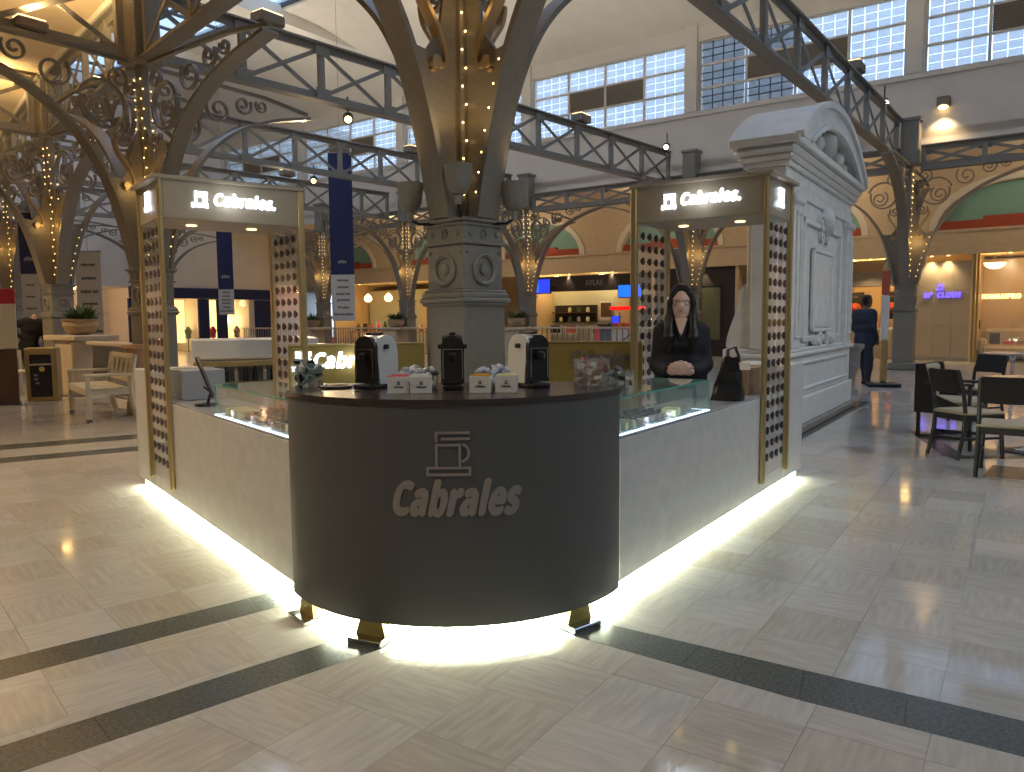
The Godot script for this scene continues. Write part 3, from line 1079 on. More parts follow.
func build_shops() -> void:
	var f := NT()
	var out := Basis(Vector3.UP, -PI / 2)      # faces -u, towards the nave
	# upper wall with arched lunettes
	var w := MB.new()
	nbox(w, BACK_U, BACK_U + 0.3, 3.28, 4.0, LOW_V, END_V)
	nbox(w, BACK_U + 0.25, BACK_U + 0.3, 4.0, 6.2, LOW_V, END_V)
	var arches := [[-11.0, -7.0], [-4.9, -0.66], [1.5, 4.9], [6.3, 10.2], [12.1, 15.9], [18.0, 21.8], [24.0, 27.8]]
	var last := LOW_V
	var wall := MB.new()
	wall.xf = Transform3D(Basis(Vector3(0, 0, -1), Vector3.UP, Vector3(1, 0, 0)), Vector3())   # polygon x = v, pulled along u
	for a in arches:
		wall.prism(PackedVector2Array([Vector2(last, 4.0), Vector2(a[0], 4.0), Vector2(a[0], 6.2), Vector2(last, 6.2)]), BACK_U, BACK_U + 0.25)
		var p := PackedVector2Array([Vector2(a[0], 6.2), Vector2(a[1], 6.2)])
		p.append_array(arch_hole(a[0], a[1], 4.0, 1.35))
		wall.prism(p, BACK_U, BACK_U + 0.25)
		last = a[1]
	wall.prism(PackedVector2Array([Vector2(last, 4.0), Vector2(END_V, 4.0), Vector2(END_V, 6.2), Vector2(last, 6.2)]), BACK_U, BACK_U + 0.25)
	w.v.append_array(wall.v); w.n.append_array(wall.n); w.t.append_array(wall.t)
	var wb := struct("wall_back", w, M.stone_fascia, "", "", f)
	var no := ["right of the lit column", "beside the monument", "above the dark shop", "above the far shop with the blue screen", "left of the central column", "farthest to the left"]
	for k in arches.size():
		var a: Array = arches[k]
		var mo := MB.new()
		mo.xf = Transform3D(Basis(Vector3(0, 0, -1), Vector3.UP, Vector3(1, 0, 0)), Vector3(BACK_U - 0.02, 0, 0))
		mo.ribbon(arch_hole(a[0] - 0.12, a[1] + 0.12, 4.0, 1.47), 0.1, 0.2)
		part("arch_moulding", mo, M.plaster, wb)
		var te := MB.new()
		te.xf = Transform3D(Basis(Vector3(0, 0, -1), Vector3.UP, Vector3(1, 0, 0)), Vector3())
		te.prism(arch_hole(a[0], a[1], 4.0, 1.35), BACK_U + 0.2, BACK_U + 0.249)
		part("lunette", te, M.teal_paint, wb)
		var si := MB.new()
		nbox(si, BACK_U + 0.06, BACK_U + 0.2, 4.0, 4.26, a[0] + 0.02, a[1] - 0.02)
		nbox(si, BACK_U + 0.06, BACK_U + 0.2, 4.26, 4.36, a[0] + 1.2, a[1] - 1.2)
		part("lunette_sill", si, M.red_brick, wb)
	var cor := MB.new()
	nbox(cor, BACK_U - 0.08, BACK_U, 3.24, 3.36, LOW_V, END_V)
	nbox(cor, BACK_U - 0.05, BACK_U, 3.92, 4.0, LOW_V, END_V)
	part("cornice", cor, M.stone_fascia, wb)
	# soffit lights in the fascia
	for v in [1.2, -0.55, -1.0, -2.6, 6.9, 10.6, 12.6, 19.0, 22.0, 25.0]:
		var dl := thing("downlight", "small recessed downlight under the shop fascia, " + {1.2: "over the poster shop", -0.55: "left of the purple sign", -1.0: "over the purple sign", -2.6: "over the sofa shop", 6.9: "over the dark shop", 10.6: "right over the shop with screens", 12.6: "left over the shop with screens", 19.0: "behind the central column", 22.0: "over the pale shop", 25.0: "left over the pale shop"}[v], "lamp", NT(BACK_U - 0.02, 3.235, v), "downlights under the shop fascias")
		var ri := MB.new()
		ri.lathe(PackedVector2Array([Vector2(0.06, -0.012), Vector2(0.09, -0.012), Vector2(0.09, 0.0)]), 14)
		part("ring", ri, M.chrome, dl)
		var le := MB.new()
		le.ball(Vector3(0, -0.005, 0), Vector3(0.06, 0.02, 0.06), 10, 4)
		part("bulb", le, M.lamp_warm, dl)
		spot(NP(BACK_U - 0.12, 3.2, v), NP(BACK_U, 0, v), Color(1, 0.88, 0.68), 7.5, 46)
	# inner shell of the shop row: back wall, roof, party walls
	var sh := MB.new()
	nbox(sh, BACK_U + 4.0, BACK_U + 4.2, 0, 3.4, LOW_V, END_V)
	nbox(sh, BACK_U + 0.3, BACK_U + 4.2, 3.28, 3.4, LOW_V, END_V)
	for v in [-8.0, -1.68, 2.6, 5.6, 8.85, 14.6, 20.3, 27.0]:
		nbox(sh, BACK_U + 0.02, BACK_U + 4.0, 0, 3.28, v - 0.06, v + 0.06)
	struct("wall_shops", sh, M.shop_wall_cream, "", "", f)

	# 1 sofa shop
	var t := thing("storefront", "glazed shop front with brass posts before the cream sofa", "shop front", f)
	var g := MB.new()
	nbox(g, BACK_U + 0.05, BACK_U + 0.065, 0.08, 3.2, -7.9, -1.78)
	part("glass", g, M.shop_glass, t)
	for v in [-1.70, -1.80, -4.0]:
		var m := MB.new()
		nbox(m, BACK_U, BACK_U + 0.1, 0, 3.26, v - 0.03, v + 0.03)
		part("post", m, M.brass, t)
	var hd := MB.new().cyl(Vector3(BACK_U - 0.05, 1.0, 1.9), Vector3(BACK_U - 0.05, 1.25, 1.9), 0.015, 0.015)
	part("door_handle", hd, M.black_plastic, t)
	t = thing("wall_sign", "cream glowing letters on the pale partition above the sofa", "sign", f)
	part("partition", MB.new().box(Vector3(BACK_U + 2.3, 1.6, 4.8), Vector3(0.1, 3.2, 6.1)), M.shop_wall_cream, t)
	letters(t, "HOWANPRO", 0.145, Vector3(BACK_U + 2.24, 1.93, 2.22), out, M.sign_cream)
	t = thing("sofa", "low cream leather sofa inside the lit shop at far right", "sofa", NT(BACK_U + 1.65, 0, -3.05))
	part("seat", MB.new().cbox(Vector3(0, 0.32, 0), Vector3(0.85, 0.24, 2.3), 0.08), M.beige_leather, t)
	part("backrest", MB.new().cbox(Vector3(0.42, 0.62, 0), Vector3(0.25, 0.75, 2.5), 0.11), M.beige_leather, t)
	for s in [-1.2, 1.2]: part("armrest", MB.new().cbox(Vector3(0.05, 0.45, s), Vector3(0.9, 0.45, 0.22), 0.09), M.beige_leather, t)
	for s in [[-0.3, -1.1], [-0.3, 1.1], [0.35, -1.1], [0.35, 1.1]]: part("leg", MB.new().cyl(Vector3(s[0], 0, s[1]), Vector3(s[0], 0.2, s[1]), 0.025, 0.03), M.black_wood, t)
	t = thing("side_table", "thin low table with small objects before the cream sofa", "table", NT(BACK_U + 0.75, 0, -2.7))
	part("table_top", MB.new().cbox(Vector3(0, 0.5, 0), Vector3(0.45, 0.04, 1.6), 0.01), M.wood_light, t)
	for s in [[-0.18, -0.75], [0.18, -0.75], [-0.18, 0.75], [0.18, 0.75]]: part("leg", MB.new().cyl(Vector3(s[0], 0, s[1]), Vector3(s[0], 0.48, s[1]), 0.02, 0.02, 8), M.chrome, t)
	var tins := [[0.55, "white_card", 0.20], [0.25, "terracotta", 0.12], [-0.1, "sugar_pink", 0.10], [-0.45, "black_plastic", 0.34]]
	for k in 4:
		single("gift_box", MB.new().cbox(Vector3(0, tins[k][2] * 0.5, 0), Vector3(0.2, tins[k][2], 0.28), 0.01), M[tins[k][1]], ["white small box", "sand coloured small box", "pink small box", "tall black box"][k] + " on the thin table before the sofa", "box", NT(BACK_U + 0.75, 0.52, -2.7 - tins[k][0]), "boxes on the thin table")
	var pl := thing("pendant_lamp", "glowing white half-dome lamp hanging in the sofa shop", "lamp", NT(BACK_U + 0.9, 2.98, -2.15))
	part("lamp_shade", MB.new().lathe(PackedVector2Array([Vector2(0, -0.17), Vector2(0.14, -0.15), Vector2(0.25, -0.08), Vector2(0.3, 0.02), Vector2(0.0, 0.02)]), 18, true), M.lamp_warm, pl)
	part("rod", MB.new().cyl(Vector3(0, 0.02, 0), Vector3(0, 0.3, 0), 0.012, 0.012, 6), M.brass, pl)
	ceiling_lamp(BACK_U + 0.9, 3.26, -3.6, 'in the sofa shop behind the glass', Color(1, 0.84, 0.60), 2.6)
	ceiling_lamp(BACK_U + 1.0, 3.26, -5.4, 'at the right end of the sofa shop', Color(1, 0.86, 0.64), 3.0)

	# 2 beige stone panel with the purple sign
	t = thing("stone_cladding", "broad polished beige stone wall panel behind the lit column", "wall panel", f)
	var cw := (1.52) / 3.0
	for i in 3:
		for j in 3:
			part("slab", MB.new().cbox(Vector3(BACK_U + 0.09, 0.12 + 0.98 * (j + 0.5), -(-1.64 + cw * (i + 0.5))), Vector3(0.1, 0.975, cw - 0.006), 0.004), M.shop_wall_beige, t)
	part("skirting", MB.new().box(Vector3(BACK_U + 0.07, 0.06, 0.88), Vector3(0.16, 0.11, 1.52)), M.marble_step, t)
	t = thing("wall_sign", "purple glowing letters with small emblem on the beige panel", "sign", f)
	letters(t, "M'  CLOUS", 0.15, Vector3(BACK_U + 0.02, 1.95, 0.86), out, M.sign_purple, 0.1)
	inst("emblem", cup_icon(0.18, 0.02, 0.02).mesh(), M.sign_purple, t, Transform3D(out, Vector3(BACK_U + 0.02, 2.18, 0.8)))

	# 3 poster shop
	t = thing("shop_beam", "grey-brown beam with a yellow lit strip over the poster shop", "beam", f)
	part("beam", MB.new().cbox(Vector3(BACK_U + 0.6, 2.62, -1.2), Vector3(0.3, 0.5, 2.7), 0.02), M.shop_wall_beige, t)
	part("upper_strip", MB.new().box(Vector3(BACK_U + 0.72, 3.06, -1.2), Vector3(0.04, 0.36, 2.7)), M.shop_wall_cream, t)
	t = thing("sales_counter", "long white shop counter under the food posters", "counter", f)
	part("worktop", MB.new().cbox(Vector3(BACK_U + 1.6, 0.98, -1.2), Vector3(0.6, 0.06, 2.5), 0.01), M.white_plastic, t)
	part("body", MB.new().cbox(Vector3(BACK_U + 1.6, 0.48, -1.2), Vector3(0.5, 0.94, 2.5), 0.01), M.shop_wall_beige, t)
	for k in 2:
		var v: float = [2.2, 0.98][k]
		t = thing("food_poster", ["dark poster with an orange dish left of the navy suit", "dark poster with an orange dish right of the totem"][k], "poster", f, "food posters in the lit shop")
		part("board", MB.new().cbox(Vector3(BACK_U + 2.6, 1.78, -v), Vector3(0.04, 0.95, 0.62), 0.005), M.poster_dark, t)
		part("print", MB.new().ball(Vector3(BACK_U + 2.575, 1.68, -v), Vector3(0.004, 0.20, 0.24), 16, 8), M.poster_food, t)
		letters(t, "· · ·", 0.09, Vector3(BACK_U + 2.57, 2.08, -v), out, M.white_card)
	for k in 5:
		single("bottle", MB.new().lathe(PackedVector2Array([Vector2(0.001, 0), Vector2(0.045, 0), Vector2(0.045, 0.15), Vector2(0.015, 0.2), Vector2(0.015, 0.26), Vector2(0, 0.26)]), 10), M.pale_yellow if k % 2 else M.white_plastic, "small pale bottle standing on the white shop counter", "bottle", NT(BACK_U + 1.5, 1.01, 2.3 - k * 0.2), "bottles on the shop counter")
	single("water_jug", MB.new().cbox(Vector3(0, 0.22, 0), Vector3(0.3, 0.44, 0.32), 0.05).cyl(Vector3(0, 0.44, 0), Vector3(0, 0.6, 0), 0.06, 0.04), M.pale_yellow, "pale square canister beside the lit column", "canister", NT(BACK_U + 0.9, 0.55, 0.85))
	single("display_plinth", MB.new().cbox(Vector3(0, 0.275, 0), Vector3(0.4, 0.55, 0.5), 0.01), M.shop_wall_beige, "low beige plinth under the pale canister", "plinth", NT(BACK_U + 0.9, 0, 0.85))
	ceiling_lamp(BACK_U + 1.4, 3.26, 2.1, 'over the left food poster', Color(1, 0.86, 0.62), 5.0)
	ceiling_lamp(BACK_U + 1.4, 3.26, 0.9, 'over the right food poster', Color(1, 0.86, 0.62), 5.0)

	# 4 dark shop behind the woman
	t = thing("dark_front", "dark closed shop front behind the woman", "shop front", f)
	part("wall_panel", MB.new().box(Vector3(BACK_U + 0.1, 1.64, -7.2), Vector3(0.12, 3.27, 3.1)), M.dark_shop, t)
	var dg := mat("door_green", c8(92, 98, 74), 0.5)
	part("door", MB.new().cbox(Vector3(BACK_U + 0.01, 1.55, -6.55), Vector3(0.06, 1.9, 0.72), 0.01), dg, t)
	part("door_frame", MB.new().box(Vector3(BACK_U + 0.02, 2.53, -6.55), Vector3(0.08, 0.05, 0.82)), M.black_plastic, t)
	t = thing("stair_rail", "pale slanting handrail before the dark shop front", "handrail", f)
	part("rail", MB.new().tube(PackedVector3Array([Vector3(19.6, 0.6, -8.9), Vector3(19.6, 1.25, -7.9), Vector3(19.6, 2.1, -6.6)]), 0.03, 8), M.chrome, t)
	part("post", MB.new().cyl(Vector3(19.6, 0, -7.9), Vector3(19.6, 1.25, -7.9), 0.02, 0.02), M.chrome, t)
	part("post", MB.new().cyl(Vector3(19.6, 0, -6.62), Vector3(19.6, 2.08, -6.62), 0.02, 0.02), M.chrome, t)

	# 5 shop with the dark fascia and blue screens
	t = thing("fascia_sign", "long dark fascia with pale lettering beside the blue screen", "sign", f)
	part("board", MB.new().cbox(Vector3(BACK_U - 0.02, 2.84, -11.75), Vector3(0.12, 0.62, 5.6), 0.01), M.dark_shop, t)
	letters(t, "ATLAS", 0.2, Vector3(BACK_U - 0.08, 2.74, -11.4), out, M.shop_wall_grey)
	t = thing("tv_screen", "wall-mounted screen glowing blue left of the dark fascia", "screen", NT(BACK_U - 1.2, 0, 13.2))
	part("bezel", MB.new().cbox(Vector3(0, 2.72, 0), Vector3(0.08, 0.62, 0.98), 0.01), M.black_plastic, t)
	part("display", MB.new().box(Vector3(-0.045, 2.72, 0), Vector3(0.006, 0.54, 0.9)), M.screen_blue, t)
	part("screen_picture", MB.new().box(Vector3(-0.05, 2.72, -0.2), Vector3(0.004, 0.46, 0.24)), M.screen_cyan, t)
	part("bracket", MB.new().box(Vector3(0.56, 2.72, 0), Vector3(1.04, 0.06, 0.06)), M.black_plastic, t)
	t = thing("video_screen", "bright cyan screen seen through the capsule panel of right tower", "screen", NT(BACK_U - 1.2, 0, 9.2))
	part("bezel", MB.new().cbox(Vector3(0, 2.42, 0), Vector3(0.08, 0.5, 1.0), 0.01), M.black_plastic, t)
	part("display", MB.new().box(Vector3(-0.045, 2.42, 0), Vector3(0.006, 0.44, 0.94)), M.screen_cyan, t)
	part("stand", MB.new().cyl(Vector3(0.02, 0, 0), Vector3(0.02, 2.2, 0), 0.03, 0.03), M.black_plastic, t)
	t = thing("red_kiosk", "small stand with red lit band and bright goods behind the woman", "stand", NT(BACK_U - 1.6, 0, 9.1))
	part("body", MB.new().cbox(Vector3(0, 0.5, 0), Vector3(0.6, 1.0, 1.1), 0.02), M.white_plastic, t)
	part("sign_band", MB.new().cbox(Vector3(0, 1.78, 0), Vector3(0.7, 0.12, 1.15), 0.03), M.sign_red, t)
	for s in [[-0.28, -0.5], [-0.28, 0.5], [0.28, -0.5], [0.28, 0.5]]: part("post", MB.new().cyl(Vector3(s[0], 1.0, s[1]), Vector3(s[0], 1.74, s[1]), 0.02, 0.02, 8), M.chrome, t)
	for k in 6: single("packet", MB.new().cbox(Vector3(0, 0.12, 0), Vector3(0.12, 0.24, 0.13), 0.02), M[["poster_food", "sugar_yellow", "sugar_pink"][k % 3]], "small bright packet on the red-topped stand", "packet", NT(BACK_U - 1.75, 1.0, 8.7 + k * 0.165), "packets on the red-topped stand")
	t = thing("shop_interior", "pale back partition with doorway in the shop under the dark fascia", "partition", f)
	part("partition", MB.new().box(Vector3(BACK_U + 1.8, 1.3, -12.0), Vector3(0.1, 2.6, 5.0)), M.shop_wall_pale, t)
	part("doorway", MB.new().cbox(Vector3(BACK_U + 1.73, 1.2, -9.75), Vector3(0.06, 2.35, 0.9), 0.01), M.dark_shop, t)
	part("column_panel", MB.new().cbox(Vector3(BACK_U + 1.68, 1.28, -10.9), Vector3(0.16, 2.5, 0.9), 0.01), M.shop_wall_cream, t)
	t = thing("display_shelf", "dark wall shelf with pale objects in the far shop", "shelf", f)
	part("back_board", MB.new().cbox(Vector3(BACK_U + 1.66, 1.62, -13.3), Vector3(0.1, 0.75, 2.1), 0.01), M.dark_shop, t)
	for k in 2: part("shelf_board", MB.new().cbox(Vector3(BACK_U + 1.5, 1.28 + 0.4 * k, -13.3), Vector3(0.28, 0.03, 2.1), 0.005), M.wood_dark, t)
	for k in 7: single("jar", MB.new().lathe(PackedVector2Array([Vector2(0.001, 0), Vector2(0.07, 0), Vector2(0.08, 0.12), Vector2(0.05, 0.2), Vector2(0, 0.2)]), 10), M[["pale_yellow", "white_card", "leaf"][k % 3]], "small jar on the dark shelf of the far shop", "jar", NT(BACK_U + 1.48, 1.295 + (0.4 if k > 3 else 0.0), 12.6 + (k % 4) * 0.45), "jars on the dark shelf")
	for k in 4:
		var pv: float = [11.78, 13.1, 13.9, 11.78][k]
		var py: float = [1.75, 0.95, 0.95, 0.92][k]
		t = thing("poster", ["tall poster of a dark dish beside the pale column panel", "orange poster low on the counter of the far shop", "dark poster low on the counter of the far shop", "dark low poster under the tall poster"][k], "poster", NT(BACK_U + (1.6 if k == 0 else 0.95), py, pv))
		part("board", MB.new().cbox(Vector3(), Vector3(0.03, 0.8 if k == 0 else 0.42, 0.62), 0.004), M.white_card, t)
		part("print", MB.new().box(Vector3(-0.017, 0.02, 0), Vector3(0.004, 0.6 if k == 0 else 0.32, 0.5)), M[["wood_dark", "poster_food", "poster_dark", "wood_dark"][k]], t)
	t = thing("service_desk", "blue-grey service desk with dark top in the far shop", "desk", NT(BACK_U - 0.6, 0, 9.9))
	part("front", MB.new().cbox(Vector3(0, 0.56, 0), Vector3(0.6, 1.1, 1.5), 0.02), mat("desk_blue", c8(92, 116, 140), 0.5), t)
	part("top", MB.new().cbox(Vector3(0, 1.15, 0), Vector3(0.75, 0.07, 1.7), 0.01), M.black_plastic, t)
	part("end_panel", MB.new().cbox(Vector3(0, 0.56, -0.9), Vector3(0.6, 1.1, 0.28), 0.02), M.sugar_pink, t)
	t = thing("laptop", "small laptop with a blue screen on the far service desk", "laptop", NT(BACK_U - 0.65, 1.185, 10.2))
	part("keyboard", MB.new().cbox(Vector3(0, 0.01, 0), Vector3(0.26, 0.02, 0.36), 0.004), M.black_plastic, t)
	var lid := part("screen", MB.new().cbox(Vector3(0, 0.16, 0), Vector3(0.015, 0.32, 0.42), 0.004), M.black_plastic, t)
	lid.transform = Transform3D(Basis(Vector3(0, 0, 1), -0.25), Vector3(0.12, 0.02, 0))
	var dsp := part("display", MB.new().box(Vector3(-0.009, 0.165, 0), Vector3(0.003, 0.27, 0.37)), M.screen_blue, lid)
	dsp.name = "display"
	ceiling_lamp(BACK_U + 0.9, 3.26, 11.6, 'over the desk of the shop with screens', Color(1, 0.88, 0.66), 4.0)
	ceiling_lamp(BACK_U + 0.9, 3.26, 13.8, 'over the dark jar shelf', Color(1, 0.86, 0.62), 3.0)

	# 6 pale shop with round lamps, left of the central column
	t = thing("shop_backdrop", "pale green lit back wall of the shop left of central column", "partition", f)
	part("panel", MB.new().box(Vector3(BACK_U + 2.4, 1.5, -23.6), Vector3(0.1, 3.0, 6.4)), M.shop_wall_pale, t)
	part("niche", MB.new().box(Vector3(BACK_U + 2.3, 1.5, -22.3), Vector3(0.12, 2.0, 1.3)), M.shop_wall_cream, t)
	for k in 5:
		var lamp := thing("globe_lamp", "glowing pear-shaped pendant lamp, %s of the row in the pale shop" % ["first from the right", "second from the right", "middle one", "second from the left", "leftmost"][k], "lamp", NT(BACK_U + 0.5, 2.55, 20.6 + k * 1.45), "pendant lamps of the pale shop")
		part("globe", MB.new().lathe(PackedVector2Array([Vector2(0, -0.2), Vector2(0.13, -0.17), Vector2(0.2, -0.06), Vector2(0.18, 0.06), Vector2(0.06, 0.2), Vector2(0, 0.22)]), 14, true), M.lamp_warm, lamp)
		part("cord", MB.new().cyl(Vector3(0, 0.2, 0), Vector3(0, 0.73, 0), 0.008, 0.008, 6), M.brass, lamp)
	for k in 5: omni(NP(BACK_U + 0.3, 2.5, 20.6 + k * 1.45), Color(1, 0.84, 0.56), 2.4, 0.2)
	t = thing("goods_table", "long display table of goods in the pale shop", "table", NT(BACK_U + 0.6, 0, 23.4))
	part("table_top", MB.new().cbox(Vector3(0, 0.85, 0), Vector3(0.7, 0.06, 5.6), 0.01), M.wood_light, t)
	for s in [[-0.3, -2.7], [0.3, -2.7], [-0.3, 0.0], [0.3, 0.0], [-0.3, 2.7], [0.3, 2.7]]: part("leg", MB.new().box(Vector3(s[0], 0.41, s[1]), Vector3(0.06, 0.82, 0.06)), M.wood_dark, t)
	var kinds := ["pink_goods", "white_card", "poster_food", "pale_yellow", "wood_dark", "sugar_pink", "leaf"]
	for k in 22:
		var hgt := rng.randf_range(0.18, 0.55)
		var gm := MB.new()
		if k % 3 == 0: gm.cbox(Vector3(0, hgt * 0.5, 0), Vector3(0.16, hgt, 0.2), 0.02)
		else: gm.lathe(PackedVector2Array([Vector2(0.001, 0), Vector2(0.08, 0), Vector2(0.1, hgt * 0.5), Vector2(0.05, hgt * 0.85), Vector2(0.05, hgt), Vector2(0, hgt)]), 10)
		single("shop_article", gm, M[kinds[k % 7]], "%s %s on the display table of the pale shop" % [["pink", "white", "orange", "pale yellow", "brown", "rose", "green"][k % 7], "carton" if k % 3 == 0 else "vase"], "goods", NT(BACK_U + 0.5 + 0.2 * (k % 2), 0.88, 20.8 + k * 0.245), "articles on the display table")
	single("pink_crate", MB.new().cbox(Vector3(0, 0.3, 0), Vector3(0.5, 0.6, 1.1), 0.03), M.pink_goods, "pink crate behind the railing left of the central column", "crate", NT(BACK_U - 1.4, 0, 26.0))

	# balustrade before the shops, between the far columns
	var spans := [[5.75, 10.8], [12.2, 16.65], [18.05, 21.65], [23.05, 27.5]]
	for k in 4:
		var a: float = spans[k][0]
		var b: float = spans[k][1]
		t = thing("balustrade", "metal balustrade with wide handrail between far columns, " + ["behind the woman", "right of central column", "left of central column", "behind the left tower"][k], "railing", f, "balustrades of the far row")
		part("handrail", MB.new().cbox(Vector3(16.9, 1.1, -(a + b) * 0.5), Vector3(0.22, 0.07, b - a), 0.015), M.stone_fascia, t)
		part("bottom_rail", MB.new().cbox(Vector3(16.9, 0.14, -(a + b) * 0.5), Vector3(0.1, 0.05, b - a), 0.01), M.iron_grey, t)
		var nb := 24
		for j in nb + 1:
			inst("baluster", shared_baluster(), M.iron_grey, t, Transform3D(Basis(), Vector3(16.9, 0.14, -lerpf(a + 0.05, b - 0.05, float(j) / nb))))
	for k in 3:
		planter(NP(16.75, 0, [11.5, 17.35, 22.35][k]), 1.14, "bushy green plant in a stone bowl " + ["right of the central column", "on the ledge left of the central column", "on the farthest ledge behind the navy banner"][k], true)

func ceiling_lamp(u: float, y: float, v: float, where: String, c: Color, e: float) -> void:
	var t := thing("ceiling_lamp", "small round ceiling lamp " + where, "lamp", NT(u, y, v), "small ceiling lamps")
	part("ring", MB.new().lathe(PackedVector2Array([Vector2(0.0, -0.03), Vector2(0.13, -0.03), Vector2(0.14, 0.0)]), 16), M.chrome, t)
	part("bulb", MB.new().ball(Vector3(0, -0.05, 0), Vector3(0.1, 0.05, 0.1), 12, 6), M.lamp_warm, t)
	omni(NP(u, y - 0.25, v), c, e, 0.12)

var baluster_mesh: ArrayMesh
func shared_baluster() -> ArrayMesh:
	if baluster_mesh == null:
		baluster_mesh = MB.new().lathe(PackedVector2Array([Vector2(0.02, 0), Vector2(0.02, 0.2), Vector2(0.035, 0.42), Vector2(0.02, 0.62), Vector2(0.02, 0.93)]), 8, true).mesh()
	return baluster_mesh

func planter(at: Vector3, y: float, label: String, block: bool) -> void:
	var turn := Basis(Vector3.UP, PI / 2 - R36)
	if block:
		var b := thing("planter_block", "stone ledge block carrying " + label.replace("bushy green plant in a ", "the "), "plinth", Transform3D(turn, at), "planter ledges")
		part("shaft", MB.new().cbox(Vector3(0, (y - 0.1) * 0.5, 0), Vector3(0.7, y - 0.1, 0.7), 0.02), M.stone_fascia, b)
		part("ledge", MB.new().cbox(Vector3(0, y - 0.05, 0), Vector3(0.85, 0.1, 1.3), 0.015), M.stone_fascia, b)
	var t := thing("potted_plant", label, "plant", Transform3D(turn, at + Vector3(0, y, 0)), "plants on the column ledges")
	part("bowl", MB.new().lathe(PackedVector2Array([Vector2(0.001, 0), Vector2(0.16, 0), Vector2(0.26, 0.06), Vector2(0.32, 0.18), Vector2(0.31, 0.27), Vector2(0.34, 0.29), Vector2(0.34, 0.31), Vector2(0.28, 0.31), Vector2(0.26, 0.26), Vector2(0, 0.26)]), 22), M.terracotta, t)
	for s in 90:
		var an := rng.randf() * TAU
		var r := rng.randf_range(0.0, 0.22)
		var ln := rng.randf_range(0.2, 0.46)
		var lean := rng.randf_range(0.15, 1.3)
		var wd := rng.randf_range(0.018, 0.036)
		var lm := MB.new()
		var prev := Vector3()
		var dirh := Vector3(cos(an), 0, sin(an))
		var sd := Vector3(-sin(an), 0, cos(an))
		var pts: Array[Vector3] = []
		for k in 5:
			var q := k / 4.0
			pts.append(dirh * (r + ln * lean * q) + Vector3(0, 0.27 + ln * (q - 0.55 * lean * q * q), 0))
		for k in 4:
			var w0 := wd * sin(PI * (0.12 + 0.88 * k / 4.0))
			var w1 := wd * sin(PI * (0.12 + 0.88 * (k + 1) / 4.0))
			var nn := sd.cross(pts[k + 1] - pts[k]).normalized()
			if nn.y < 0: nn = -nn
			var th := nn * 0.002
			lm.quad(pts[k] - sd * w0 + th, pts[k] + sd * w0 + th, pts[k + 1] + sd * w1 + th, pts[k + 1] - sd * w1 + th, nn)
			lm.quad(pts[k] - sd * w0 - th, pts[k] + sd * w0 - th, pts[k + 1] + sd * w1 - th, pts[k + 1] - sd * w1 - th, -nn)
		part("leaf", lm, M.leaf, t)

